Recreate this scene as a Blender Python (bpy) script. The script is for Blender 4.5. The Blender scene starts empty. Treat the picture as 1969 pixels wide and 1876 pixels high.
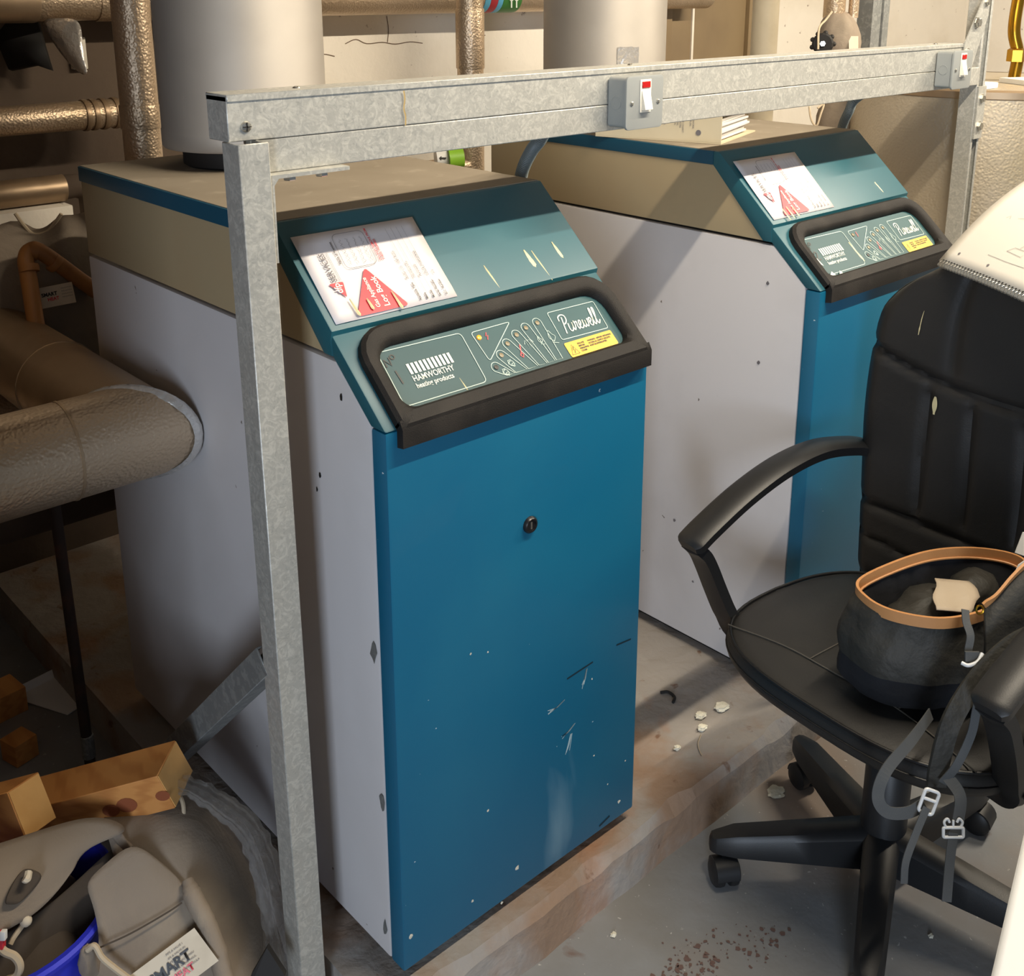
import bpy, bmesh, math, random
from mathutils import Vector, Matrix, noise

random.seed(7)
PI = math.pi
scene = bpy.context.scene
COL = scene.collection

# ------------------------------------------------------------------ camera
CAM = Vector((-0.775946, -1.099275, 1.560082))
R_RIGHT = Vector((0.7394613, -0.67319697, -0.0016846))
R_FWD = Vector((0.64854568, 0.71305006, -0.26636088))
R_UP = Vector((0.18051454, 0.19587103, 0.9638719))
FPX, IW, IH, PX, PY = 2112.7745, 1969.0, 1876.0, 984.5, 563.5
cam = bpy.data.cameras.new('camera')
cam.sensor_fit = 'HORIZONTAL'
cam.sensor_width = 36.0
cam.lens = FPX / IW * 36.0
cam.shift_y = -(IH / 2 - PY) / IW
cam.clip_start = 0.02
camo = bpy.data.objects.new('camera', cam)
COL.objects.link(camo)
m = Matrix.Identity(4)
for i in range(3):
    m[i][0] = R_RIGHT[i]; m[i][1] = R_UP[i]; m[i][2] = -R_FWD[i]; m[i][3] = CAM[i]
camo.matrix_world = m
scene.camera = camo

def at(u, v, t):
    """world point at distance t (metres along the view axis) seen at photo pixel u, v"""
    return CAM + (R_RIGHT * ((u - PX) / FPX) + R_FWD + R_UP * (-(v - PY) / FPX)) * t

# ------------------------------------------------------------------ light
w = bpy.data.worlds.new('overcast_daylight')
scene.world = w
w.use_nodes = True
bg = w.node_tree.nodes['Background']
bg.inputs[0].default_value = (0.72, 0.84, 1.0, 1)
bg.inputs[1].default_value = 0.22
LAMP_X, LAMP_Y, LAMP_Z, LAMP_W = 0.85, -0.72, 2.5, 50.0   # fluorescent batten, built further down

def area_light(name, loc, target, sx, sy, energy, color):
    l = bpy.data.lights.new(name, 'AREA')
    l.shape = 'RECTANGLE'; l.size = sx; l.size_y = sy; l.energy = energy; l.color = color
    o = bpy.data.objects.new(name, l); COL.objects.link(o)
    o.location = loc
    o.rotation_euler = (Vector(target) - Vector(loc)).to_track_quat('-Z', 'Y').to_euler()
    return o
# daylight through the open doorway behind and left of the photographer
area_light('doorway_daylight', (-3.6, -3.6, 1.25), (0.0, 0.0, 0.7), 0.75, 2.1, 140, (0.74, 0.85, 1.0))

vs = scene.view_settings
vs.view_transform = 'Standard'; vs.look = 'None'; vs.exposure = 0.05; vs.gamma = 1.0
vs.use_curve_mapping = False

# ------------------------------------------------------------------ materials
def lin(c):
    if isinstance(c, str):
        c = c.lstrip('#'); c = tuple(int(c[i:i + 2], 16) / 255 for i in (0, 2, 4))
    return tuple((x / 12.92 if x <= 0.04045 else ((x + 0.055) / 1.055) ** 2.4) for x in c[:3]) + (1.0,)
MATS = {}
def mat(name, col, rough=0.5, metal=0.0, layers=(), bumps=(), trans=0.0, alpha=1.0, emit=None, coat=0.0, spec=0.5, rvar=None):
    """layers: (colour, kind, scale, lo, hi, amount[, stretch]) ; bumps: (kind, scale, strength, distance)"""
    if name in MATS: return MATS[name]
    M = bpy.data.materials.new(name); M.use_nodes = True
    nt = M.node_tree; N = nt.nodes; L = nt.links
    b = N['Principled BSDF']
    b.inputs['Roughness'].default_value = rough
    b.inputs['Metallic'].default_value = metal
    b.inputs['Specular IOR Level'].default_value = spec
    b.inputs['Coat Weight'].default_value = coat
    b.inputs['Transmission Weight'].default_value = trans
    b.inputs['Alpha'].default_value = alpha
    tc = N.new('ShaderNodeTexCoord')
    def tex(kind, scale, stretch=None):
        src = tc.outputs['Object']
        if stretch:
            mp = N.new('ShaderNodeMapping'); mp.inputs['Scale'].default_value = stretch
            L.new(src, mp.inputs['Vector']); src = mp.outputs['Vector']
        if kind == 'noise' or kind == 'swirl':
            n = N.new('ShaderNodeTexNoise'); n.inputs['Scale'].default_value = scale
            n.inputs['Detail'].default_value = 5.0
            n.inputs['Distortion'].default_value = 0.3 if kind == 'noise' else 2.5
            L.new(src, n.inputs['Vector']); return n.outputs['Fac']
        if kind == 'cell':
            n = N.new('ShaderNodeTexVoronoi'); n.inputs['Scale'].default_value = scale
            L.new(src, n.inputs['Vector'])
            s = N.new('ShaderNodeSeparateColor'); L.new(n.outputs['Color'], s.inputs[0]); return s.outputs[0]
        if kind == 'spangle':
            d = N.new('ShaderNodeTexNoise'); d.inputs['Scale'].default_value = scale * 0.8; d.inputs['Detail'].default_value = 3
            L.new(src, d.inputs['Vector'])
            mx = N.new('ShaderNodeMixRGB'); mx.blend_type = 'LINEAR_LIGHT'; mx.inputs[0].default_value = 0.02
            L.new(src, mx.inputs[1]); L.new(d.outputs['Color'], mx.inputs[2])
            n = N.new('ShaderNodeTexVoronoi'); n.inputs['Scale'].default_value = scale
            L.new(mx.outputs[0], n.inputs['Vector'])
            s = N.new('ShaderNodeSeparateColor'); L.new(n.outputs['Color'], s.inputs[0]); return s.outputs[0]
        if kind == 'dots':
            n = N.new('ShaderNodeTexVoronoi'); n.inputs['Scale'].default_value = scale
            L.new(src, n.inputs['Vector']); return n.outputs['Distance']
        if kind == 'smooth':
            n = N.new('ShaderNodeTexVoronoi'); n.feature = 'SMOOTH_F1'; n.inputs['Scale'].default_value = scale
            L.new(src, n.inputs['Vector']); return n.outputs['Distance']
        if kind == 'wave':
            n = N.new('ShaderNodeTexWave'); n.inputs['Scale'].default_value = scale
            n.inputs['Distortion'].default_value = 6.0; n.inputs['Detail'].default_value = 3
            L.new(src, n.inputs['Vector']); return n.outputs['Fac']
    c = None
    base = lin(col)
    b.inputs['Base Color'].default_value = base
    for ly in layers:
        lc, kind, sc, lo, hi, am = ly[:6]
        f = tex(kind, sc, ly[6] if len(ly) > 6 else None)
        mr = N.new('ShaderNodeMapRange'); mr.inputs['From Min'].default_value = lo; mr.inputs['From Max'].default_value = hi
        mr.inputs['To Max'].default_value = am
        L.new(f, mr.inputs['Value'])
        mx = N.new('ShaderNodeMixRGB'); L.new(mr.outputs[0], mx.inputs[0])
        if c is None: mx.inputs[1].default_value = base
        else: L.new(c, mx.inputs[1])
        mx.inputs[2].default_value = lin(lc)
        c = mx.outputs[0]
    if c is not None: L.new(c, b.inputs['Base Color'])
    if rvar:
        f = tex('noise', rvar[0]); mr = N.new('ShaderNodeMapRange')
        mr.inputs['From Min'].default_value = 0.3; mr.inputs['From Max'].default_value = 0.7
        mr.inputs['To Min'].default_value = rvar[1]; mr.inputs['To Max'].default_value = rvar[2]
        L.new(f, mr.inputs['Value']); L.new(mr.outputs[0], b.inputs['Roughness'])
    nrm = None
    for bp in bumps:
        kind, sc, st, di = bp[:4]
        f = tex(kind, sc, bp[4] if len(bp) > 4 else None)
        bn = N.new('ShaderNodeBump'); bn.inputs['Strength'].default_value = st; bn.inputs['Distance'].default_value = di
        L.new(f, bn.inputs['Height'])
        if nrm is not None: L.new(nrm, bn.inputs['Normal'])
        nrm = bn.outputs['Normal']
    if nrm is not None: L.new(nrm, b.inputs['Normal'])
    if emit:
        b.inputs['Emission Color'].default_value = lin(emit[0]); b.inputs['Emission Strength'].default_value = emit[1]
    MATS[name] = M
    return M

# painted masonry, concrete
mat('wall_paint', '#f0e8da', 0.8, layers=(('#cfc2ac', 'noise', 2.2, .5, .75, .55), ('#6b4a35', 'noise', 26, .69, .74, .7)),
    bumps=(('noise', 14, .35, .01), ('noise', 70, .15, .004)))
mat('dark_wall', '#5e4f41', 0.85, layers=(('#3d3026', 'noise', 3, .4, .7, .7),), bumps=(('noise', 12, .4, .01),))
mat('ceiling_paint', '#8f8577', 0.9)
mat('floor_concrete', '#878a8e', 0.75, layers=(('#77736d', 'noise', 3.2, .35, .7, .8), ('#8e7866', 'noise', 1.6, .52, .7, .6),
    ('#6a5147', 'noise', 9.0, .66, .72, .8), ('#c2c0bb', 'noise', 90, .68, .72, .7)), bumps=(('noise', 40, .25, .004), ('noise', 7, .2, .01)))
mat('plinth_concrete', '#96908a', 0.8, layers=(('#8c6c50', 'noise', 5.0, .48, .62, .75), ('#9a6a48', 'noise', 4.0, .64, .72, .55),
    ('#aaa6a2', 'noise', 8, .6, .75, .6), ('#6a4a35', 'noise', 22, .66, .72, .8)), bumps=(('noise', 18, .6, .012), ('noise', 60, .3, .004)))
# boiler
mat('door_blue', '#0a5f80', 0.42, layers=(('#1f708a', 'noise', 2.2, .45, .7, .5), ('#8fb0bd', 'noise', 5.0, .66, .8, .5, (1, 1, .5)),
    ('#dfe8ea', 'noise', 60, .74, .76, .8)), bumps=(('noise', 400, .05, .001),), coat=.05)
mat('edge_blue', '#0b5f95', 0.4)
mat('lid_teal', '#1c5561', 0.44, layers=(('#28626c', 'noise', 3, .4, .7, .5),), bumps=(('noise', 500, .06, .001),))
mat('strip_teal', '#10475c', 0.45)
mat('side_white', '#c9c6c6', 0.5, layers=(('#b5b0ad', 'noise', 2.5, .45, .7, .6), ('#55483f', 'noise', 34, .73, .75, .9)), bumps=(('noise', 500, .04, .001),))
mat('side_cream', '#a49474', 0.55, layers=(('#8a6f4c', 'wave', 2.2, .8, 1.0, .35, (.3, .35, 6)), ('#a58d6a', 'noise', 3, .4, .7, .5)))
mat('dust_top', '#8b806f', 0.85, layers=(('#7b705f', 'noise', 6, .4, .7, .7), ('#b3a894', 'noise', 20, .6, .8, .5)))
mat('bezel_black', '#1c1917', 0.65, spec=.3, bumps=(('noise', 600, .35, .002),), layers=(('#3a3530', 'noise', 14, .5, .8, .5),))
mat('panel_teal', '#264c51', 0.5, spec=.35, layers=(('#315c60', 'noise', 5, .4, .7, .6),))
mat('print_white', '#dfe4d8', 0.5)
mat('print_line', '#b9cfc8', 0.5)
mat('print_yellow', '#eeb92a', 0.45)
mat('print_black', '#1c1b1a', 0.5)
mat('print_red', '#d0323f', 0.4)
mat('print_grey', '#6b676a', 0.6)
mat('led_amber', '#f0a020', 0.3, emit=('#ffa020', 0.6))
mat('led_off', '#7d7052', 0.4)
mat('black_iron', '#151210', 0.7)
mat('inside_dark', '#2a241e', 0.9)
mat('drip_paint', '#d9cda0', 0.5)
mat('paper_white', '#d6d0d1', 0.5, coat=.08)
mat('lock_black', '#1a1a1c', 0.35)
# metals
mat('galvanised', '#b4b3ac', 0.46, 0.4, layers=(('#d0cec5', 'swirl', 60, .46, .62, .6), ('#989995', 'swirl', 90, .56, .70, .55)),
    bumps=(('swirl', 70, .22, .0015), ('noise', 300, .1, .001)), rvar=(60, .36, .58))
mat('galvanised_dark', '#7b7d7c', 0.55, 0.4, layers=(('#989a96', 'spangle', 90, .4, .9, .6),), bumps=(('noise', 200, .15, .001),))
mat('flue_metal', '#a39d95', 0.58, 0.55, layers=(('#8b857d', 'noise', 5, .4, .75, .5),), bumps=(('noise', 260, .05, .001),))
mat('foil_embossed', '#c4ae94', 0.40, 0.75, layers=(('#96805f', 'noise', 5, .5, .75, .6),),
    bumps=(('smooth', 200, .45, .003), ('noise', 110, .2, .003)))
mat('foil_smooth', '#b39b7e', 0.42, 0.7, layers=(('#806a54', 'noise', 4, .45, .7, .6),), bumps=(('noise', 20, .15, .006),))
mat('foil_tank', '#b3a793', 0.5, 0.5, layers=(('#a09270', 'noise', 3, .5, .7, .5),), bumps=(('smooth', 170, .35, .003), ('noise', 60, .2, .003)))
mat('foil_tape', '#d6d3cf', 0.25, 0.7, bumps=(('noise', 60, .6, .006),))
mat('switch_grey', '#8f9290', 0.45, bumps=(('noise', 400, .08, .001),))
mat('switch_white', '#e6dfcf', 0.4)
mat('switch_red', '#b01512', 0.25)
mat('screw_metal', '#c9c6bc', 0.25, 0.9)
mat('conduit_grey', '#5c6566', 0.5)
mat('cream_pipe', '#b3a78f', 0.6, layers=(('#94866c', 'noise', 9, .45, .7, .5),), bumps=(('noise', 30, .2, .005),))
mat('beige_panel', '#8b7758', 0.6, layers=(('#75624a', 'noise', 4, .4, .7, .6),))
mat('brass', '#b98a2c', 0.25, 1.0)
mat('tan_pipe', '#a8713c', 0.55, layers=(('#6e4526', 'noise', 8, .5, .7, .7),))
mat('band_sky', '#5fb0d4', 0.5); mat('band_red', '#b03038', 0.5); mat('band_green', '#3d7a35', 0.5); mat('band_lime', '#8fc435', 0.5)
mat('string', '#b9a88e', 0.8)
# chair, bag, fabric
mat('leather_black', '#222120', 0.52, bumps=(('smooth', 420, .12, .001), ('noise', 9, .25, .01)), layers=(('#2a2826', 'noise', 7, .5, .75, .7),))
mat('plastic_black', '#191a1c', 0.45, bumps=(('noise', 500, .12, .001),))
mat('piping_black', '#101012', 0.4)
mat('stitch', '#4a463f', 0.7)
mat('bag_black', '#2b2a26', 0.65, bumps=(('noise', 300, .15, .001), ('noise', 14, .6, .02)), layers=(('#33322d', 'noise', 6, .45, .7, .6),))
mat('bag_navy', '#14161c', 0.85, bumps=(('noise', 14, .3, .015),))
mat('bag_tan', '#c28a56', 0.55, bumps=(('noise', 120, .15, .002),))
mat('bag_beige', '#b5a691', 0.8, bumps=(('noise', 30, .4, .006),))
mat('webbing', '#4a4c4d', 0.75, bumps=(('wave', 300, .2, .001),))
mat('buckle_white', '#d7d9da', 0.35)
mat('jacket_grey', '#877a6b', 0.85, layers=(('#6f6255', 'noise', 5, .45, .7, .6), ('#a0937f', 'noise', 11, .55, .75, .5)), bumps=(('noise', 260, .2, .002), ('swirl', 6, .35, .015)))
mat('jacket_dark', '#4c4238', 0.9, bumps=(('noise', 10, .3, .02),))
mat('label_cream', '#cfc3ae', 0.7, layers=(('#9a8a74', 'noise', 12, .5, .75, .5),))
mat('wood', '#c98a4a', 0.6, layers=(('#a4612a', 'wave', 9, .4, 1.0, .45, (1, .25, 6)), ('#dba765', 'noise', 4, .5, .8, .5)))
mat('wood_end', '#d9a662', 0.6, layers=(('#c08a45', 'noise', 18, .4, .7, .5),))
mat('wood_knot', '#8a4a2a', 0.6)
mat('bin_blue', '#2a34c8', 0.4)
mat('clear_plastic', '#b9b4ac', 0.12, trans=.8, alpha=.4, bumps=(('noise', 40, .8, .01),))
mat('plaster_bit', '#d4d0bf', 0.8, bumps=(('noise', 120, .6, .004),))
mat('white_board', '#e8e8e6', 0.5)
mat('note_paper', '#d9d4c9', 0.65)
mat('rust_rod', '#2e211a', 0.8, layers=(('#4f2f1d', 'noise', 20, .5, .7, .7),))
mat('lamp_white', '#e8e8e8', 0.5)
mat('lamp_tube', '#fff1d8', 0.5, emit=('#ffe2b8', 6.0))
# ------------------------------------------------------------------ mesh helpers
class MB:
    def __init__(s): s.v = []; s.f = []
    def add(s, vs, fs):
        o = len(s.v); s.v += [tuple(x) for x in vs]; s.f += [tuple(i + o for i in f) for f in fs]; return s
    def box(s, a, b):
        x0, y0, z0 = a; x1, y1, z1 = b
        return s.add([(x0,y0,z0),(x1,y0,z0),(x1,y1,z0),(x0,y1,z0),(x0,y0,z1),(x1,y0,z1),(x1,y1,z1),(x0,y1,z1)],
                     [(0,3,2,1),(4,5,6,7),(0,1,5,4),(1,2,6,5),(2,3,7,6),(3,0,4,7)])
    def obox(s, c, ex, ey, ez):
        c, ex, ey, ez = map(Vector, (c, ex, ey, ez))
        P = [c + ex*i + ey*j + ez*k for k in (-.5,.5) for i, j in ((-.5,-.5),(.5,-.5),(.5,.5),(-.5,.5))]
        return s.add(P, [(0,3,2,1),(4,5,6,7),(0,1,5,4),(1,2,6,5),(2,3,7,6),(3,0,4,7)])
    def prism(s, poly, vec):
        n = len(poly); vec = Vector(vec); P = [Vector(p) for p in poly]
        return s.add(P + [p + vec for p in P], [tuple(range(n))[::-1], tuple(range(n, 2*n))] + [(i, (i+1) % n, n + (i+1) % n, n + i) for i in range(n)])
    def sweep(s, path, prof, side=None, closed=False, caps=True, scales=None):
        """sweep a 2D profile [(a,b)] along path; side: fixed side vector(s) or None for parallel transport"""
        P = [Vector(p) for p in path]; n = len(P); k = len(prof); rings = []
        prev = None
        for i in range(n):
            if closed: t = P[(i+1) % n] - P[i-1]
            else: t = P[min(i+1, n-1)] - P[max(i-1, 0)]
            t.normalize()
            if side is not None:
                sd = Vector(side[i] if isinstance(side, list) else side)
                a = (sd - t * sd.dot(t)).normalized()
            elif prev is None:
                a = Vector((0,0,1)) if abs(t.z) < .9 else Vector((1,0,0)); a = (a - t*a.dot(t)).normalized()
            else: a = (prev - t*prev.dot(t)).normalized()
            prev = a; b = t.cross(a); sc = scales[i] if scales else 1.0
            rings.append([P[i] + a*(p[0]*sc) + b*(p[1]*sc) for p in prof])
        fs = []
        for i in range(n if closed else n - 1):
            for j in range(k):
                i2 = (i+1) % n; j2 = (j+1) % k
                fs.append((i*k+j, i*k+j2, i2*k+j2, i2*k+j))
        if caps and not closed: fs += [tuple(range(k))[::-1], tuple((n-1)*k + j for j in range(k))]
        return s.add([q for r in rings for q in r], fs)
    def tube(s, path, r, seg=12, closed=False, scales=None, caps=True):
        return s.sweep(path, [(r*math.cos(2*PI*j/seg), r*math.sin(2*PI*j/seg)) for j in range(seg)], closed=closed, scales=scales, caps=caps)
    def strap(s, path, width, th, side):
        w = width/2; t = th/2
        return s.sweep(path, [(-w,-t),(w,-t),(w,t),(-w,t)], side=side)
    def lathe(s, prof, c=(0,0,0), seg=32, axis=(0,0,1), cap=True):
        ax = Vector(axis).normalized(); a = Vector((1,0,0)) if abs(ax.x) < .9 else Vector((0,1,0)); a = (a - ax*a.dot(ax)).normalized(); b = ax.cross(a)
        c = Vector(c); n = len(prof)
        vs = [c + a*(r*math.cos(2*PI*j/seg)) + b*(r*math.sin(2*PI*j/seg)) + ax*z for r, z in prof for j in range(seg)]
        fs = [(i*seg+j, i*seg+(j+1) % seg, (i+1)*seg+(j+1) % seg, (i+1)*seg+j) for i in range(n-1) for j in range(seg)]
        if cap: fs += [tuple(range(seg))[::-1], tuple((n-1)*seg+j for j in range(seg))]
        return s.add(vs, fs)
    def grid(s, rows):
        n = len(rows); k = len(rows[0])
        return s.add([p for r in rows for p in r], [(i*k+j, i*k+j+1, (i+1)*k+j+1, (i+1)*k+j) for i in range(n-1) for j in range(k-1)])
    def loft(s, rings, cap0=True, cap1=True):
        n = len(rings); k = len(rings[0])
        fs = [(i*k+j, i*k+(j+1) % k, (i+1)*k+(j+1) % k, (i+1)*k+j) for i in range(n-1) for j in range(k)]
        if cap0: fs.append(tuple(range(k))[::-1])
        if cap1: fs.append(tuple((n-1)*k+j for j in range(k)))
        return s.add([p for r in rings for p in r], fs)
    def ball(s, c, r, seg=12, sz=1.0):
        n = seg//2
        return s.lathe([(max(r*math.sin(PI*i/n), 1e-5), -r*sz*math.cos(PI*i/n)) for i in range(n+1)], c, seg)
    def build(s, name, m, parent=None, smooth=None, bevel=0, seg=2, sub=0, solid=0, offs=0):
        me = bpy.data.meshes.new(name); me.from_pydata(s.v, [], s.f); me.update()
        bm = bmesh.new(); bm.from_mesh(me)
        bmesh.ops.recalc_face_normals(bm, faces=bm.faces)
        if bevel:
            es = [e for e in bm.edges if len(e.link_faces) == 2 and e.calc_face_angle(0) > .5]
            bmesh.ops.bevel(bm, geom=es, offset=bevel, segments=seg, affect='EDGES', profile=.6, clamp_overlap=True)
        bm.to_mesh(me); bm.free()
        me.materials.append(MATS[m] if isinstance(m, str) else m)
        if smooth is None: smooth = bool(bevel or sub)
        if smooth:
            for p in me.polygons: p.use_smooth = True
            if not sub and hasattr(me, 'set_sharp_from_angle'): me.set_sharp_from_angle(angle=math.radians(40))
        o = bpy.data.objects.new(name, me); COL.objects.link(o)
        if parent is not None: adopt(o, parent)
        if sub:
            md = o.modifiers.new('sub', 'SUBSURF'); md.levels = sub; md.render_levels = sub
        if solid:
            md = o.modifiers.new('solid', 'SOLIDIFY'); md.thickness = solid; md.offset = offs
        return o

ROOTM = {}
def adopt(o, parent):
    o.parent = parent
    if parent in ROOTM: o.matrix_parent_inverse = ROOTM[parent].inverted()
def tag(o, label=None, cat=None, group=None, kind=None):
    if label: o['label'] = label
    if cat: o['category'] = cat
    if group: o['group'] = group
    if kind: o['kind'] = kind
    return o
def thing(name, label, cat, loc=(0,0,0), group=None, rotz=0.0, local=False):
    """an Empty at the thing's base; unless local, its parts are given in world coordinates"""
    o = bpy.data.objects.new(name, None); COL.objects.link(o); o.empty_display_size = .05
    o.location = loc; o.rotation_euler = (0, 0, rotz)
    if not local: ROOTM[o] = Matrix.Translation(Vector(loc)) @ Matrix.Rotation(rotz, 4, 'Z')
    tag(o, label, cat, group)
    return o
def copy_tree(o, parent=None):
    c = o.copy(); COL.objects.link(c); c.parent = parent
    if parent is not None: c.matrix_parent_inverse = o.matrix_parent_inverse.copy()
    for ch in list(o.children): copy_tree(ch, c)
    return c

def catmull(pts, n=8, closed=False):
    P = [Vector(p) for p in pts]; out = []; N = len(P)
    for i in range(N if closed else N - 1):
        p0 = P[i-1] if (closed or i > 0) else P[0]*2 - P[1]
        p1 = P[i]; p2 = P[(i+1) % N]
        p3 = P[(i+2) % N] if (closed or i + 2 < N) else p2*2 - p1
        for k in range(n):
            t = k/n
            out.append(.5*((2*p1) + (p2-p0)*t + (2*p0-5*p1+4*p2-p3)*t*t + (3*p1-p0-3*p2+p3)*t**3))
    if not closed: out.append(P[-1])
    return out

class Plane:
    """a drawing surface: origin, x axis, y axis (unit vectors)"""
    def __init__(s, o, ex, ey):
        s.o = Vector(o); s.ex = Vector(ex).normalized(); s.ey = Vector(ey).normalized(); s.n = s.ex.cross(s.ey).normalized()
    def p(s, x, y, h=0.0): return s.o + s.ex*x + s.ey*y + s.n*h
    def text(s, body, x, y, size, name, m, parent, h=.0006, shear=0.0, bold=0.0, align='LEFT', sx=1.0):
        cu = bpy.data.curves.new('t', 'FONT'); cu.body = body; cu.size = size; cu.shear = shear; cu.offset = bold
        cu.align_x = align; cu.resolution_u = 3
        ob = bpy.data.objects.new('t', cu)
        me = bpy.data.meshes.new_from_object(ob)
        bpy.data.objects.remove(ob); bpy.data.curves.remove(cu)
        for v in me.vertices: v.co = s.p(x + v.co.x*sx, y + v.co.y, h)
        me.name = name; me.materials.clear(); me.materials.append(MATS[m])
        o = bpy.data.objects.new(name, me); COL.objects.link(o)
        if parent is not None: adopt(o, parent)
        return o
    def stroke(s, mb, pts, w, h=.0006, closed=False):
        P = [Vector((q[0], q[1])) for q in pts]; n = len(P); Lh = []; Rh = []
        for i in range(n):
            if closed: a = P[i-1]; b = P[(i+1) % n]
            else: a = P[max(i-1,0)]; b = P[min(i+1,n-1)]
            t = (b-a)
            if t.length < 1e-9: t = Vector((1,0))
            t.normalize(); nn = Vector((-t.y, t.x))*w/2
            Lh.append(s.p(P[i].x+nn.x, P[i].y+nn.y, h)); Rh.append(s.p(P[i].x-nn.x, P[i].y-nn.y, h))
        mb.add(Lh+Rh, [(i,(i+1) % n, n+(i+1) % n, n+i) for i in range(n if closed else n-1)])
        return mb
    def fill(s, mb, pts, h=.0005):
        return mb.add([s.p(x, y, h) for x, y in pts], [tuple(range(len(pts)))])
def rrect(x0, y0, x1, y1, r, n=5, rs=None):
    rs = rs or (r, r, r, r); out = []
    for (cx, cy, a0, rr) in ((x1-rs[0], y0+rs[0], -PI/2, rs[0]), (x1-rs[1], y1-rs[1], 0, rs[1]), (x0+rs[2], y1-rs[2], PI/2, rs[2]), (x0+rs[3], y0+rs[3], PI, rs[3])):
        for k in range(n+1): a = a0 + PI/2*k/n; out.append((cx+rr*math.cos(a), cy+rr*math.sin(a)))
    return out
def circ(x, y, r, n=14): return [(x+r*math.cos(2*PI*i/n), y+r*math.sin(2*PI*i/n)) for i in range(n)]
def rpoly(pts, r, n=4):
    """polygon with rounded corners"""
    out = []; N = len(pts)
    for i in range(N):
        p = Vector(pts[i]); a = (Vector(pts[i-1])-p).normalized(); b = (Vector(pts[(i+1) % N])-p).normalized()
        s = p + a*r; e = p + b*r
        for k in range(n+1): t = k/n; q = s*(1-t)**2 + p*2*t*(1-t) + e*t*t; out.append((q.x, q.y))
    return out
def smooth2(pts, n=6, closed=False): return [(v.x, v.y) for v in catmull([(p[0], p[1], 0) for p in pts], n, closed)]

# ------------------------------------------------------------------ the room
def struct(name, mb, m, label=None, **k):
    o = mb.build(name, m, **k); tag(o, label, None, None, 'structure'); return o
FLOOR = struct('floor', MB().box((-2.6,-4.2,-.1),(5.2,1.8,0)), 'floor_concrete', 'worn grey concrete floor of the plant room')
WALLB = struct('wall_back', MB().box((.75,1.8,-.1),(5.2,2.0,3.0)), 'wall_paint', 'white painted masonry wall behind the boilers')
struct('wall_back_left', MB().box((-1.15,1.78,-.1),(.75,2.0,3.0)), 'dark_wall', 'dark brown stretch of the back wall at the left')  # left stretch coloured darker than the rest of the back wall
struct('wall_left_blocker', MB().box((-1.15,-.37,-.1),(-.95,2.0,3.0)), 'dark_wall', 'unseen brown wall added on the left to block part of the daylight')  # out of view; position and near end chosen to block doorway daylight
struct('wall_right', MB().box((5.2,-4.2,-.1),(5.4,2.0,3.0)), 'wall_paint', 'pale wall at the far right end')
struct('ceiling', MB().box((-2.8,-4.2,2.9),(5.4,2.0,3.0)), 'ceiling_paint', 'plain ceiling above the plant room')
mat('crack_dark', '#6e5a48', .9)
PWall = Plane((0,1.7994,0), (1,0,0), (0,0,1))
for pts in ([(1.17,1.400),(1.21,1.412),(1.25,1.398),(1.31,1.400),(1.36,1.393),(1.42,1.398),(1.47,1.392)], [(1.05,1.365),(1.09,1.372),(1.13,1.364)], [(1.33,1.40),(1.335,1.44),(1.33,1.48)],
            [(1.62,1.415),(1.68,1.405),(1.74,1.41)]):
    mb = MB(); PWall.stroke(mb, smooth2(pts,4), .0028, .0004); mb.build('wall_crack', 'crack_dark', WALLB)
# concrete plinth with an uneven broken front edge
def plinth():
    random.seed(3); mb = MB(); n = 90; rows = [[], [], [], [], []]
    for i in range(n+1):
        x = -.06 + 2.6*i/n
        j = noise.noise(Vector((x*6, 0, 0)))*.005 + noise.noise(Vector((x*22, 3, 0)))*.004
        chip = .022*max(0, noise.noise(Vector((x*9, 7, 1)))-.1)
        zt = .095 + noise.noise(Vector((x*5, 1, 9)))*.003
        rows[0].append((x, 1.7, .095)); rows[1].append((x, .03, .095)); rows[2].append((x, -.022+j*.6+chip, zt))
        rows[3].append((x, -.034+j, zt-.016-chip)); rows[4].append((x, -.042+j*.8, -.01))
    mb.grid(rows)
    mb.add([(-.06,1.7,.095),(-.06,-.03,.095),(-.06,-.04,-.01),(-.06,1.7,-.01)],[(0,1,2,3)])
    return struct('trim_1', mb, 'plinth_concrete', 'low concrete plinth with a chipped rusty front edge under the boilers', smooth=False)
plinth()
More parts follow.
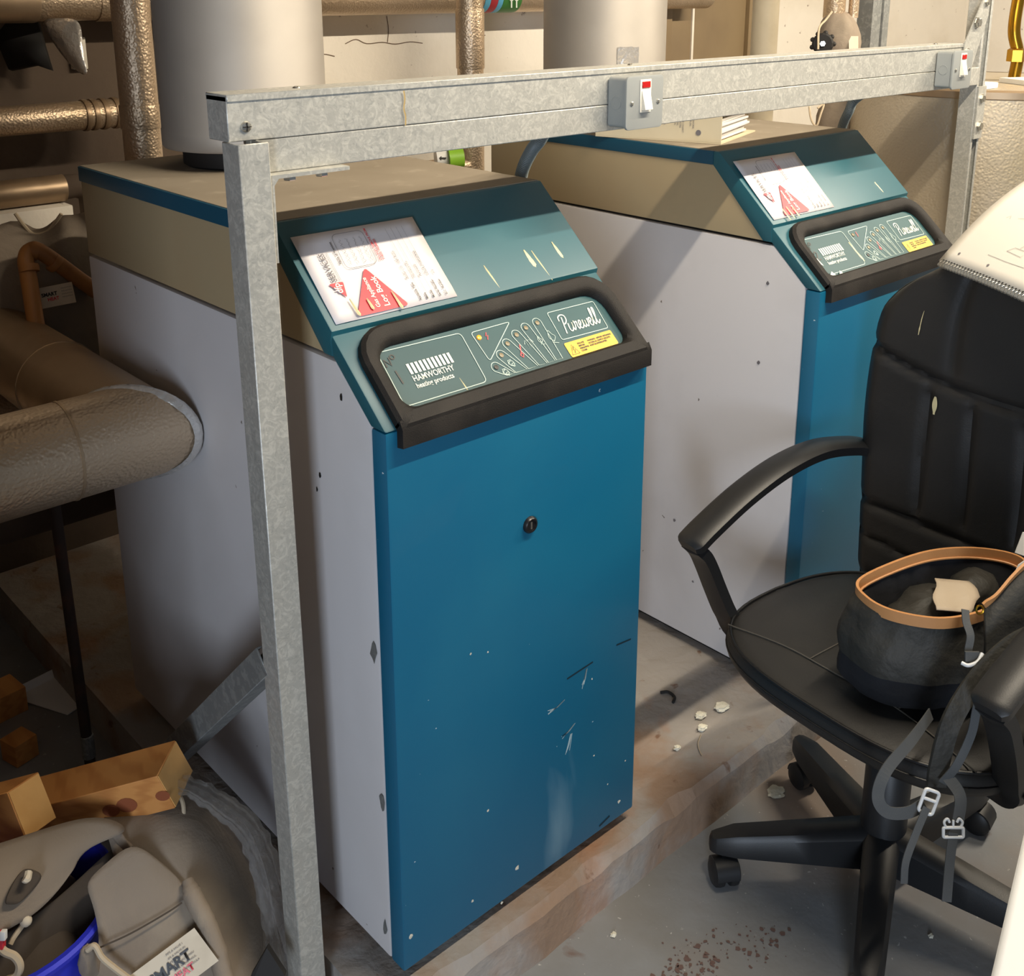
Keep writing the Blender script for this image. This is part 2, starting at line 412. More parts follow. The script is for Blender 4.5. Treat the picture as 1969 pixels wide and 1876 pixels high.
# ------------------------------------------------------------------ the two boilers (local frame: front bottom left corner on the plinth)
BW, BD, ZO, H1, Y2, Z2, Y3, Z3, ZS = .52, .957, .025, .904, .1205, 1.015, .2562, 1.148, .980
FL = math.hypot(Y2, Z2-H1); FD = (0, Y2/FL, (Z2-H1)/FL)          # fascia slope direction
LL = math.hypot(Y3-Y2, Z3-Z2); LD = (0, (Y3-Y2)/LL, (Z3-Z2)/LL)  # lid slope direction
def yz(poly, x0, x1): return MB().prism([(x0, y, z) for y, z in poly], (x1-x0, 0, 0))
PUREWELL = [  # script lettering as pen strokes, unit box about 9.2 x 3
 [(.5,0),(.75,1.2),(1.05,2.5)], [(.2,2.0),(.35,2.6),(1.1,2.85),(1.75,2.6),(1.75,1.9),(1.2,1.45),(.75,1.5)],
 [(1.75,1.40),(1.62,.7),(1.75,.22),(2.15,.25),(2.5,.8),(2.62,1.40),(2.5,.6),(2.65,.2),(2.95,.5)],
 [(2.95,.5),(3.12,1.0),(3.05,1.55),(3.2,1.28),(3.6,1.35),(3.62,1.1),(3.5,.6),(3.65,.2),(4.0,.5)],
 [(4.0,.5),(4.45,.95),(4.5,1.3),(4.2,1.35),(4.0,.8),(4.1,.3),(4.5,.2),(4.9,.6)],
 [(4.9,.6),(5.05,1.35),(4.98,.5),(5.2,.2),(5.5,.6),(5.6,1.2),(5.55,.5),(5.8,.2),(6.1,.7),(6.15,1.3),(6.5,1.1)],
 [(6.5,.7),(6.9,.95),(6.95,1.3),(6.65,1.35),(6.45,.8),(6.55,.3),(6.95,.2),(7.3,.8)],
 [(7.3,.8),(7.75,1.9),(7.85,2.6),(7.6,2.65),(7.45,1.6),(7.45,.5),(7.7,.2),(8.05,.8)],
 [(8.05,.8),(8.5,1.9),(8.6,2.6),(8.35,2.65),(8.2,1.6),(8.2,.5),(8.45,.2),(8.9,.7)]]

def make_boiler(number):
    b = thing('boiler', 'x', 'boiler', local=True)
    # carcass
    MB().box((.03,.07,0),(BW-.03,BD-.04,ZO)).build('base_frame', 'black_iron', b)
    MB().box((.02,.15,ZO),(BW-.02,BD-.004,ZS)).build('inner_casing', 'inside_dark', b)
    # sheet metal side panels
    wp = [(.034,ZO),(.034,H1+.004),(.034+Y2*(ZS-H1-.004)/(Z2-H1),ZS-.003),(BD,ZS-.003),(BD,ZO)]
    cp = [(.137,ZS+.003),(Y3+.012,Z3-.028),(BD,Z3-.028),(BD,ZS+.003)]
    for x0, x1 in ((0,.018),(BW-.018,BW)):
        yz(wp, x0, x1).build('side_panel', 'side_white', b, bevel=.005)
        yz(cp, x0+.001, x1-.001).build('lid_side_panel', 'side_cream', b, bevel=.002)
    # door, fascia, lid
    d = MB().box((0,0,ZO),(BW,.033,H1)).build('door', 'door_blue', b, bevel=.004)
    lk = MB().lathe([(.0135,0),(.0135,.003),(.011,.006),(.0085,.006),(.0085,.004),(.0001,.004)], (.259,0,.685), 20, (0,-1,0)).build('lock', 'lock_black', d, smooth=True)
    MB().box((.2575,-.0048,.679),(.2605,-.0038,.691)).build('keyhole', 'screw_metal', lk)
    yz([(0,H1+.0015),(Y2,Z2),(Y2+.033,Z2),(.033,H1+.0015)], 0, BW).build('fascia', 'lid_teal', b, bevel=.003)
    lip = .006
    yz([(Y2-lip,Z2+.004),(Y3-.002,Z3),(Y3+.012,Z3),(Y3+.012,Z3-.028),(.137,ZS+.003),(.116,ZS+.003),(Y2-.004+.002,Z2-.010)], -.002, BW+.002).build('lid_front', 'lid_teal', b, bevel=.0025)
    MB().box((-.002,Y3+.0121,Z3-.028),(BW+.002,BD+.002,Z3)).build('lid_rim', 'strip_teal', b, bevel=.002)
    MB().box((.002,Y3+.002,Z3),(BW-.002,BD,Z3+.0012)).build('lid_top', 'dust_top', b)
    # bezel: moulded black frame that overhangs the door
    pl = Plane((0,0,H1), (1,0,0), FD)
    def ring(x0,y0,x1,y1,rt,rb,h): return [pl.p(x,y,h) for x,y in rrect(x0,y0,x1,y1,0,5,(rb,rt,rt,rb))]
    bz = MB().loft([ring(.018,-.006,.514,.153,.05,.008,.001), ring(.018,-.006,.514,.153,.05,.008,.012), ring(.023,-.001,.509,.148,.047,.007,.017),
                    ring(.034,.016,.496,.131,.038,.016,.017), ring(.041,.021,.489,.124,.034,.02,.011), ring(.043,.023,.487,.122,.033,.02,.002)], False, False)
    q = pl.p(0,-.006,.012); q2 = pl.p(0,.006,.017); 
    bz.prism([(.018,q2.y,q2.z),(.018,q.y-.001,q.z),(.018,q.y-.001,q.z-.026),(.018,-.0005,q.z-.028),(.018,-.0005,q.z),(.018,.004,q2.z-.012)], (.496,0,0))
    bezel = bz.build('bezel', 'bezel_black', b, smooth=True)
    # printed control panel
    cp_ = MB(); n0 = [pl.p(x,y,.0012) for x,y in rrect(.0425,.0225,.4875,.1225,0,5,(.02,.033,.033,.02))]
    cp_.add(n0, [tuple(range(len(n0)))]); panel = cp_.build('control_panel', 'panel_teal', b)
    H = .002
    def line(pts, w, name='panel_line', m='print_line', closed=False): o_ = MB(); pl.stroke(o_, pts, w, H, closed); return o_.build(name, m, panel)
    line(rpoly([(.048,.029),(.194,.029),(.197,.114),(.05,.117)], .008), .0013, closed=True)
    line(rpoly([(.214,.110),(.292,.111),(.218,.058)], .006), .0012, closed=True)
    heads = [(.2225,.046),(.243,.062),(.265,.077),(.290,.087),(.314,.094),(.340,.097)]
    feet = [(.232,.029,.248),(.250,.029,.272),(.275,.029,.294),(.297,.029,.313),(.316,.029,.330),(.333,.029,.346)]
    for (hx,hy),(fx,fy,fx2) in zip(heads, feet):
        dx = (fx+fx2)/2-hx; dy = fy-hy; L = math.hypot(dx,dy); ux,uy = dx/L,dy/L
        r = .0085
        cap = [(hx + r*(-uy*math.cos(f) - ux*math.sin(f)), hy + r*(ux*math.cos(f) - uy*math.sin(f))) for f in [PI-PI*k/8 for k in range(9)]]
        line([(fx,fy)] + cap + [(fx2,fy)], .0011, closed=True)
    line(rpoly([(.366,.058),(.468,.056),(.472,.108),(.369,.109)], .004), .0012, closed=True)
    mb = MB()
    for k in range(11):
        x = .083 + k*.0072; pl.fill(mb, [(x,.072),(x+.0046,.072),(x+.0046,.089),(x,.089)], H)
    mb.build('radiator_emblem', 'print_white', panel)
    pl.text('HAMWORTHY', .0815, .0605, .0128, 'lettering', 'print_white', panel, H, bold=.0002, sx=.86)
    pl.text('heating products', .081, .0495, .0108, 'lettering', 'print_white', panel, H, bold=.0002, sx=.9)
    mb = MB()
    for st in PUREWELL: pl.stroke(mb, [(.378+x*.0094+y*.001, .066+y*.0118) for x,y in smooth2(st,5)], .0022, H)
    mb.build('script_lettering', 'print_white', panel)
    mb = MB(); pl.fill(mb, rrect(.364,.025,.469,.0515,.003), H); yl = mb.build('warning_label', 'print_yellow', panel)
    mb = MB(); pl.stroke(mb, [(.368,.029),(.384,.029),(.376,.046)], .0009, H+.0006, True)
    pl.stroke(mb, [(.378,.043),(.374,.036),(.378,.037),(.375,.031)], .0010, H+.0006)
    mb.build('warning_triangle', 'print_black', yl)
    for i, (l1, l2) in enumerate((('ISOLATE','WARNING - BEFORE OBTAINING'),('BEFORE','ACCESS ALL SUPPLY CIRCUITS'),('REMOVING','MUST BE INTERRUPTED'),('COVER',''))):
        pl.text(l1, .389, .0435-i*.0045, .0038, 'lettering', 'print_black', yl, H+.0006, bold=.00015)
        if l2: pl.text(l2, .411, .0435-i*.0045, .0038, 'lettering', 'print_black', yl, H+.0006, sx=.95, bold=.00015)
    for k, (hx,hy) in enumerate(heads):
        mb = MB(); mb.lathe([(.0038,0),(.0038,.0012),(.0001,.0016)], pl.p(hx,hy,.0012), 12, pl.n).build('reset_button' if k == 0 else 'indicator_lamp', 'print_black' if k == 0 else 'led_off', panel)
    MB().lathe([(.0042,0),(.0038,.0018),(.0001,.0026)], pl.p(.2235,.099,.0012), 14, pl.n).build('indicator_lamp', 'led_amber' if number == 1 else 'led_off', panel)
    line([(.240,.104),(.236,.098),(.240,.099),(.236,.092)], .0016, 'flash_symbol', 'print_red')
    line([(.2845,.070),(.2795,.057),(.2755,.053),(.2785,.049),(.2815,.053),(.2795,.057)], .0020, 'thermometer_symbol', 'print_red')
    for (x,y) in ((.234,.034),(.252,.045)):
        line(circ(x,y,.0045,10)+[(x+.0045,y),(x+.005,y-.003)]+circ(x+.002,y-.003,.003,8)+[(x-.001,y-.003),(x-.006,y),(x-.004,y+.006),(x+.002,y+.006)], .001, 'fan_symbol')
    x, y = .303, .066
    line([(x-.009,y+.002),(x-.006,y+.008),(x-.004,y+.008),(x-.004,y-.008),(x-.004,y+.008),(x,y+.008),(x,y-.008),(x,y+.008),(x+.004,y+.008),(x+.004,y-.008),(x+.004,y+.008),(x+.006,y+.008),(x+.009,y+.002)], .0009, 'burner_symbol')
    for (x,y,s) in ((.326,.069,.8),(.351,.070,1.25)):
        line(smooth2([(x,y-.008*s),(x-.005*s,y-.002*s),(x-.001*s,y+.008*s),(x+.002*s,y+.002*s),(x+.005*s,y-.002*s),(x,y-.008*s)],4)+[(x-.004*s,y-.009*s),(x+.005*s,y-.012*s)], .0009, 'flame_symbol')
    # hand-written number
    mb = MB()
    pl.stroke(mb, [(.0535,.092),(.0535,.104),(.062,.093),(.063,.106)], .0026, H); pl.stroke(mb, circ(.069,.105,.0035,10), .0018, H, True)
    if number == 1: pl.stroke(mb, [(.0625,.084),(.064,.062)], .0026, H)
    else: pl.stroke(mb, smooth2([(.060,.080),(.065,.085),(.069,.080),(.060,.066),(.071,.066)],4), .0026, H)
    mb.build('hand_lettering', 'print_black', panel)
    return b

def drip(b, plane, x, y, ln, w, parent_name='paint_drip'):
    """a run of dried splashed paint"""
    mb = MB(); n = 8; L = []; Rr = []; T = []
    for i in range(n+1):
        t = i/n; ww = w*((.25+.75*t**.7) if t < .82 else max(.05,1-((t-.82)/.18)**2))*(1+.25*noise.noise(Vector((x*90,t*5,y*50)))); xx = x + .25*ln*(t-.5)*.4
        L.append(plane.p(xx-ww/2, y-ln*t, .0005)); Rr.append(plane.p(xx+ww/2, y-ln*t, .0005)); T.append(plane.p(xx, y-ln*t, .0016))
    k = n+1
    mb.add(L+T+Rr, [(i,i+1,k+i+1,k+i) for i in range(n)]+[(k+i,k+i+1,2*k+i+1,2*k+i) for i in range(n)])
    return mb.build('paint_drip', 'drip_paint', b, smooth=True)

boiler1 = make_boiler(1); boiler1.location = (0,0,.095)
boiler1['label'] = 'nearer blue-fronted boiler numbered 1, with a full blue door in view'
boiler2 = make_boiler(2); boiler2.location = (1.027,.004,.095)
boiler2['label'] = 'farther blue-fronted boiler numbered 2, half hidden behind the black office chair'
for b_ in (boiler1, boiler2): b_['group'] = 'boilers on the plinth'
PLid = Plane((0,Y2-.0045,Z2+.003), (1,0,0), LD); PFas = Plane((0,0,H1), (1,0,0), FD)
for x, y, l, w_ in ((.305,.05,.05,.007),(.397,.062,.035,.011),(.412,.058,.06,.006),(.462,.066,.034,.008),(.108,.055,.03,.006)):
    drip(boiler1, PLid, x, y, l, w_)
drip(boiler1, Plane((0,0,H1),(1,0,0),FD), .155, .047, .022, .006)
for x, y, l, w_ in ((.43,.045,.03,.008),):
    drip(boiler2, PLid, x, y, l, w_)
drip(boiler2, Plane((0,0,H1+.001),(1,0,0),FD), .195, .085, .05, .007)
# peeled label corners on boiler 2
mb = MB(); 
for pts in ([(.046,.062),(.056,.07),(.06,.05)], [(.056,.026),(.075,.024),(.07,.034)], [(.088,.024),(.1,.023),(.096,.031)]): PFas.fill(mb, pts, .004)
mb.build('peeled_film', 'print_white', boiler2)
# scuffs, plaster smears, peeled foil on the edge of boiler 1's side panel
PDoor = Plane((0,0,0), (1,0,0), (0,0,1))
def fleck(b, plane, x, y, r, m, n=7, el=1.0, rot=0.0, name='paint_fleck', h=.0004):
    pts = []
    for i in range(n):
        a = 2*PI*i/n; rr = r*(.6+.6*random.random()); px_, py_ = rr*math.cos(a)*el, rr*math.sin(a)
        pts.append((x+px_*math.cos(rot)-py_*math.sin(rot), y+px_*math.sin(rot)+py_*math.cos(rot)))
    mb = MB(); plane.fill(mb, pts, h); return mb.build(name, m, b)
random.seed(11)
def onfront(u, v):
    d = (at(u,v,1)-CAM); t = -CAM.y/d.y; p = CAM+d*t; return p.x, p.z-.095
mat('scuff_white', '#a9c0c6', 0.7); mat('scuff_dark', '#0c2430', 0.6)
for (u,v,r) in ((790,1800,.0045),(908,1732,.003),(965,1735,.003),(994,1668,.006),(938,1558,.0025),(905,1257,.002),(938,1253,.0018),(1190,1540,.004),(1138,1305,.002),(1168,1507,.002),(1202,1462,.002),(1142,1452,.002)):
    x, z = onfront(u, v); fleck(boiler1, PDoor, x, z, r, 'plaster_bit')
for (u0,v0,u1,v1,w_) in ((1185,1240,1213,1228,.003),(1090,1305,1140,1272,.003),(1152,1588,1172,1568,.004)):
    a = onfront(u0,v0); c = onfront(u1,v1); mb = MB(); PDoor.stroke(mb, [a, ((a[0]+c[0])/2,(a[1]+c[1])/2), c], w_, .0004); mb.build('scuff_mark', 'scuff_dark', boiler1)
for (u0,v0,u1,v1,w_) in ((1055,1375,1085,1345,.006),(1082,1420,1105,1390,.008),(1090,1450,1098,1410,.012),(1120,1325,1128,1285,.006)):
    a = onfront(u0,v0); c = onfront(u1,v1); mb = MB()
    for k in range(4):
        o_ = (random.random()-.5)*w_
        PDoor.stroke(mb, [(a[0]+o_,a[1]+random.random()*.01), ((a[0]+c[0])/2+o_*.7,(a[1]+c[1])/2), (c[0]+o_*.4,c[1])], .0012, .0004)
    mb.build('scuff_mark', 'scuff_white', boiler1)
PSide = Plane((-.0005,0,0), (0,-1,0), (0,0,1))
for (y,z,r,el) in ((.046,.56,.02,.4),(.04,.31,.018,.35),(.045,.075,.016,.4)):
    fleck(boiler1, PSide, -y, z, r, 'galvanised_dark', 9, el, 0, 'torn_edge', .0012)
for (y,z,r) in ((.10,.93,.006),(.165,.79,.006),(.175,.765,.004)):
    fleck(boiler1, PSide, -y, z, r, 'lock_black', 6, .6, 0, 'dirt_spot', .0008)
PSide2 = Plane((-.0005,0,0), (0,-1,0), (0,0,1))
for (y,z,r) in ((.12,.90,.004),(.13,.73,.004),(.33,.30,.004),(.25,.235,.0035),(.27,.17,.003)):
    fleck(boiler2, PSide2, -y, z, r, 'print_grey', 8, 1, 0, 'screw_cap', .0008)

# ------------------------------------------------------------------ laminated log book covers lying on the sloping lids
def log_sheet(bx, by, label, x0, y0, rot, hand):
    o_ = Vector((bx, by, .095)) + PLid.p(x0, y0, .0012)
    ex = Vector((1,0,0)); ey = Vector(LD)
    ex2 = ex*math.cos(rot) + ey*math.sin(rot); ey2 = -ex*math.sin(rot) + ey*math.cos(rot)
    P = Plane(o_, ex2, ey2)
    t = thing('log_book_sheet', label, 'paper', o_, 'laminated log book sheets')
    Wp, Hp = .214, .149
    rows = []
    for i in range(13):
        rows.append([P.p(Wp*i/12, Hp*j/8, .0008+.0012*(noise.noise(Vector((i*.4,j*.4,bx)))+.5)*(1 if j<2 else .4)) for j in range(9)])
    MB().grid(rows).build('sheet', 'paper_white', t, smooth=True, solid=.0006, offs=1)
    G = Plane(P.p(0,0,.0042), ey2, -ex2)      # page frame: x runs up the slope, y runs to the left
    def q(x, qq): return (qq, -x)             # from (x across, q up slope)
    mb = MB(); G.fill(mb, rpoly([q(.036,.003),q(.126,.003),q(.086,.078)], .008), 0); tri = mb.build('red_triangle', 'print_red', t)
    G.text('Gas Appliance', .010, -.079, .0098, 'lettering', 'print_white', tri, .0006, bold=.0002, sx=.9)
    G.text('Log Book', .009, -.095, .0138, 'lettering', 'print_white', tri, .0006, bold=.0003, sx=.95)
    mb = MB(); G.fill(mb, rpoly([q(.018,.062),q(.042,.062),q(.036,.036)], .003), 0); lg = mb.build('logo_triangle', 'print_red', t)
    G.text('dfp', .044, -.034, .0150, 'lettering', 'print_white', lg, .0006, bold=.0003, sx=.9)
    G.text('SERVICES', .064, -.034, .0125, 'lettering', 'print_grey', t, 0, sx=.95, bold=.0002)
    mb = MB(); G.stroke(mb, [(.064,-.038),(.112,-.038)], .0005, .0002); G.stroke(mb, [(.064,-.040),(.112,-.040)], .0005, .0002)
    G.stroke(mb, rpoly([(.080,-.058),(.140,-.060),(.140,-.114),(.080,-.112)], .010), .0007, .0002, True)
    for xx in (.150,.160,.170,.180): G.stroke(mb, [(.012,-xx-.004),(.135,-xx-.004)], .0003, .0001)
    mb.build('printed_lines', 'print_grey', t)
    G.text('Name of Premises', .090, -.055, .0052, 'lettering', 'print_black', t, 0, bold=.0001)
    G.text('DO NOT REMOVE FROM', .084, -.121, .0052, 'lettering', 'print_red', t, 0, bold=.0001)
    G.text('THESE PREMISES', .084, -.127, .0052, 'lettering', 'print_red', t, 0, bold=.0001)
    for i, (lab, hw) in enumerate(zip(('Appliance Type','Make','Model','Serial Number','G.C. Number'), hand)):
        G.text(lab, .006, -.150-i*.012, .0050, 'lettering', 'print_black', t, 0, bold=.00012)
        G.text(hw, .044, -.148-i*.012, .0062, 'hand_lettering', 'print_grey', t, 0, shear=.3)
    mb = MB(); random.seed(int(bx*10)+4)
    for r_ in range(4):
        xx = -.070-r_*.012; q0 = .086; pts = []
        for k in range(22): pts.append((q0+k*.0021, xx+.0022*math.sin(k*2.1+r_)*(1 if random.random()>.25 else 0)+.001*random.random()))
        G.stroke(mb, pts, .0005, .0002)
    mb.build('handwriting', 'print_grey', t)
    return t
log_sheet(0, 0, 'laminated white log book sheet with red triangle on the nearer boiler lid', .009, .008, 0.0, ('Boiler (1)  100 Auto','Hamworthy','Purewell','LEGA1H4035930','n/a'))
log_sheet(1.027, .004, 'laminated white log book sheet with red triangle on the farther boiler lid', .008, .009, -.01, ('Boiler (2)','Hamworthy','Purewell','LEGA1H4035931','n/a'))
# splashes of paint over the sheets
for (u0,v0,l) in ((.047,.040,.03),(.073,.035,.02),(.118,.038,.032)): drip(boiler1, Plane(PLid.p(0,0,.0068), PLid.ex, PLid.ey), u0, v0, l, .006)
for (u0,v0,l) in ((.05,.028,.03),(.066,.03,.03),(.084,.028,.026)): drip(boiler2, Plane(PLid.p(0,0,.0068), PLid.ex, PLid.ey), u0, v0, l, .005)
# ------------------------------------------------------------------ galvanised support frame in front of the boilers
XP, YP = -.152, .074     # left post corner
def channel(p0, axis_len, ex, ey, ez, w=.041, t=.0028, lip=.009):
    """C-section strut: outline in (ex, ey), extruded along ez; open towards +ey"""
    o = Vector(p0); ex, ey, ez = Vector(ex), Vector(ey), Vector(ez)
    pts = [(0,0),(w,0),(w,w),(w-lip,w),(w-lip,w-t),(w-t,w-t),(w-t,t),(t,t),(t,w-t),(lip,w-t),(lip,w),(0,w)]
    mb = MB(); A = [o+ex*a+ey*b for a,b in pts]; n = len(A); B = [p+ez*axis_len for p in A]
    fs = [(i,(i+1) % n,n+(i+1) % n,n+i) for i in range(n)]
    quads = [(0,1,6,7),(1,2,5,6),(2,3,4,5),(0,7,8,11),(8,9,10,11)]
    fs += [q for q in quads] + [tuple(n+i for i in q) for q in quads]
    return mb.add(A+B, fs)
frame = thing('support_frame', 'galvanised steel strut frame with posts and cross rail in front of the boilers', 'frame', (XP,YP,0))
pm = channel((XP,YP,0), 1.384, (1,0,0), (0,1,0), (0,0,1))
# the post leans very slightly
pm.v = [(x + .020 - .012*z/1.384, y, z) for x, y, z in pm.v]
pm.build('post', 'galvanised', frame, bevel=.0012, seg=1)
MB().box((XP-.008,YP-.02,0),(XP+.09,YP+.07,.006)).build('foot_plate', 'galvanised_dark', frame)
channel((-.101,.100,1.342), 1.896, (0,0,1), (0,1,0), (1,0,0)).build('rail', 'galvanised', frame, bevel=.0012, seg=1)
# brace from the post down to the floor behind
d = Vector((0,.62,-.62)).normalized(); nrm_ = Vector((0,.7071,.7071))
channel(Vector((XP+.014,YP+.030,.650)), .86, (1,0,0), nrm_, d).build('brace', 'galvanised_dark', frame, bevel=.001, seg=1)
# angle bracket below the rail
def bolt(c, n, r=.0085, h=.006, parent=None):
    o = MB().lathe([(r*1.25,0),(r*1.25,.0015),(r,.0016),(r,h),(r*.85,h+.001),(.0002,h+.001)], c, 6, n).build('bolt', 'screw_metal', parent); return o
bk = MB().prism([(-.1005,.080,1.232),(-.0955,.080,1.232),(-.0955,.080,1.329),(-.0890,.080,1.3370),(.015,.080,1.3370),(.015,.080,1.3418),(-.1005,.080,1.3418)], (0,.056,0)).build('angle_bracket', 'galvanised', frame)
bolt((-.062,.10,1.3370), (0,0,-1), parent=bk); bolt((-.015,.10,1.3370), (0,0,-1), parent=bk)
# right-hand post and its plates
RX, RY = 1.795, .102
channel((RX,RY+.041,0), 2.3, (1,0,0), (0,-1,0), (0,0,1)).build('post', 'galvanised', frame, bevel=.0012, seg=1)
gp = MB().prism([(1.700,.0985,1.385),(1.700,.0985,1.441),(1.775,.0985,1.545),(1.80,.0985,1.545),(1.80,.0985,1.50),(1.745,.0985,1.385)], (0,-.003,0)).build('gusset_plate', 'galvanised', frame)
bolt((1.715,.0955,1.42), (0,-1,0), parent=gp); bolt((1.745,.0955,1.485), (0,-1,0), .011, .008, gp); bolt((1.785,.0955,1.53), (0,-1,0), .008, .006, gp)
ap = MB().box((1.796,.0965,1.215),(1.835,.1015,1.338)); ap = ap.build('angle_bracket', 'galvanised', frame)
bolt((1.815,.0965,1.310), (0,-1,0), .009, .006, ap); bolt((1.815,.0965,1.245), (0,-1,0), .010, .007, ap)

# ------------------------------------------------------------------ cable trunking and switches
tr = thing('cable_trunking', 'long galvanised cable trunking on top of the strut rail', 'trunking', (-.142,.1,1.384))
MB().box((-.142,.1005,1.384),(1.712,.150,1.4385)).build('trough', 'galvanised', tr, bevel=.001, seg=1)
MB().box((-.142,.0985,1.4315),(1.712,.1515,1.4405)).build('cover', 'galvanised', tr, bevel=.001, seg=1)
def pan_screw(c, n, r, parent, m='screw_metal'):
    n = Vector(n); s_ = MB().lathe([(r,0),(r*.9,.0015),(r*.5,.0025),(.0002,.0027)], c, 16, n).build('screw', m, parent, smooth=True)
    return s_
s1 = pan_screw((-.118,.1,1.401), (0,-1,0), .007, tr)
MB().box((-.1235,.0965,1.4003),(-.1125,.0974,1.4017)).box((-.1187,.0965,1.3955),(-.1173,.0974,1.4065)).build('cross_slot', 'black_iron', s1)
for x in (-.03,.60,1.62): pan_screw((x,.125,1.4405), (0,0,1), .005, tr)
drp = MB()
for k in range(12):
    pass
p_ = Plane((.118,.0984,1.384), (1,0,0), (0,0,1))
p_.stroke(drp, smooth2([(.0,.046),(.0015,.035),(-.0005,.022),(.002,.012),(.0015,.0)],4), .0022, .0004)
mat('drip_tan', '#a88f5c', .6); drp.build('paint_drip', 'drip_tan', tr)

def isolator(x, label):
    t = thing('isolator_switch', label, 'switch', (x,.1,1.345), 'isolator switches on the trunking')
    y0 = .0985
    MB().prism([(a,y0,b) for a,b in rrect(x+.002,1.349,x+.086,1.4275,.006)], (0,-.036,0)).build('back_box', 'switch_grey', t, bevel=.0015, seg=1)
    PF = Plane((x,y0-.0362,1.346), (1,0,0), (0,0,1))
    MB().prism([PF.p(a,b) for a,b in rrect(0,0,.088,.0835,.008)], (0,-.005,0)).build('face_plate', 'switch_grey', t, bevel=.0015, seg=2)
    yf = y0-.0412
    su = MB().box((x+.031,yf-.0015,1.372),(x+.057,yf,1.4235)).build('surround', 'switch_white', t, bevel=.0006, seg=1)
    MB().prism([(x+.0345,yf-.0015,1.3755),(x+.0345,yf-.0095,1.3765),(x+.0345,yf-.0025,1.4065),(x+.0345,yf-.0015,1.4065)], (.019,0,0)).build('rocker', 'switch_white', t, bevel=.0006, seg=1)
    MB().box((x+.0345,yf-.003,1.4105),(x+.0535,yf-.001,1.4205)).build('neon_lamp', 'switch_red', t, bevel=.0006, seg=1)
    pan_screw((x+.0125,yf,1.3875), (0,-1,0), .0038, t); pan_screw((x+.0755,yf,1.3875), (0,-1,0), .0038, t)
    MB().lathe([(.0105,0),(.0105,.0006),(.0095,.0006),(.0095,.0002)], (x+.002,y0-.018,1.388), 20, (-1,0,0), cap=True).build('knockout', 'switch_grey', t)
    return t
isolator(.517, 'grey metal isolator switch nearest the middle of the trunking, red neon above white rocker')
isolator(1.577, 'grey metal isolator switch at the far right end of the trunking')

def conduit(path, label):
    t = thing('flexible_conduit', label, 'conduit', path[-1], 'flexible conduits to the boilers')
    P = catmull(path, 14); r = .011
    MB().tube(P, r, 12).build('hose', 'conduit_grey', t, smooth=True)
    L = 0; mb = MB()
    for i in range(0, len(P)-1):
        a, b_ = P[i], P[i+1]; n = max(1, int((b_-a).length/.0045))
        for k in range(n):
            c = a.lerp(b_, k/n); ax = (b_-a).normalized()
            mb.lathe([(r,-.0011),(r+.0012,0),(r,.0011)], c, 12, ax, cap=False)
    o = mb.build('ribs', 'conduit_grey', t, smooth=True); o['kind'] = 'stuff'
    return t
conduit([(.475,.17,1.384), at(1042,262,1.90), at(1022,290,1.95), at(1004,330,2.01), at(998,380,2.08), at(1000,440,2.12)], 'grey flexible conduit dropping behind the nearer boiler from the rail')
conduit([(1.60,.17,1.384), at(1652,185,2.72), at(1632,215,2.78), at(1618,250,2.86), at(1612,300,2.92)], 'grey flexible conduit dropping behind the farther boiler from the rail')

# ------------------------------------------------------------------ flues
def flue(cx, cy, label, patch=False):
    t = thing('flue_pipe', label, 'flue', (cx,cy,1.2442), 'boiler flues')
    MB().lathe([(.112,0),(.118,.004),(.118,.03),(.110,.034),(.110,.06)], (cx,cy,1.2444), 40).build('flue_collar', 'black_iron', t, smooth=True)
    MB().lathe([(.09,.036),(.1505,.036),(.1535,.040),(.1535,.068),(.1525,.070),(.1525,1.62)], (cx,cy,1.2444), 64).build('flue_sleeve', 'flue_metal', t, smooth=True)
    return t
f1 = flue(.257, .785, 'wide brushed metal flue rising from the nearer boiler')
f2 = flue(1.288, .825, 'wide brushed metal flue rising from the farther boiler, with a foil tape patch')
MB().box((.345,.625,1.30),(.36,.64,1.318)).build('clip', 'flue_metal', f1)
def on_cyl(cx, cy, r, a, z): return Vector((cx+r*math.cos(a), cy+r*math.sin(a), z))
# patch of tape on the second flue
ac = math.atan2(-.8, -.72); rows = []
for i in range(9):
    rows.append([on_cyl(1.288,.825,.1540+.0012*random.random(), -2.19+.36*j/8, 1.352+.075*i/8+.003*random.random()) for j in range(9)])
MB().grid(rows).build('tape_patch', 'foil_tape', f2, smooth=True)

# ------------------------------------------------------------------ pipes
def pipe(name, label, path, r, m, cat='pipe', group=None, seg=28, base=None):
    t = thing(name, label, cat, base or path[0], group)
    MB().tube(path, r, seg).build('lagging', m, t, smooth=True)
    return t
def cuff(t, c, ax, r, ln, m, name='joint_band', bulge=.003):
    return MB().lathe([(r*.98,-ln/2),(r+bulge*.7,-ln/2),(r+bulge,-ln/2+.004),(r+bulge,ln/2-.004),(r+bulge*.7,ln/2),(r*.98,ln/2)], c, 28, ax).build(name, m, t, smooth=True)
vp = pipe('riser_pipe', 'narrow lagged riser pipe just left of the nearer flue', [(.228,1.185,0),(.228,1.185,2.9)], .0395, 'foil_embossed', group='lagged riser pipes')
cuff(vp, (.228,1.185,1.30), (0,0,1), .0395, .05, 'foil_embossed')
vp = pipe('riser_pipe', 'lagged riser pipe standing between the two flues', [(1.218,1.262,0),(1.218,1.262,2.9)], .0365, 'foil_embossed', group='lagged riser pipes')
cuff(vp, (1.218,1.262,1.43), (0,0,1), .0365, .16, 'foil_embossed')
vp = pipe('riser_pipe', 'pale lagged riser pipe between the farther flue and the valve', [(1.986,.84,0),(1.986,.84,2.9)], .0385, 'cream_pipe', group='lagged riser pipes')
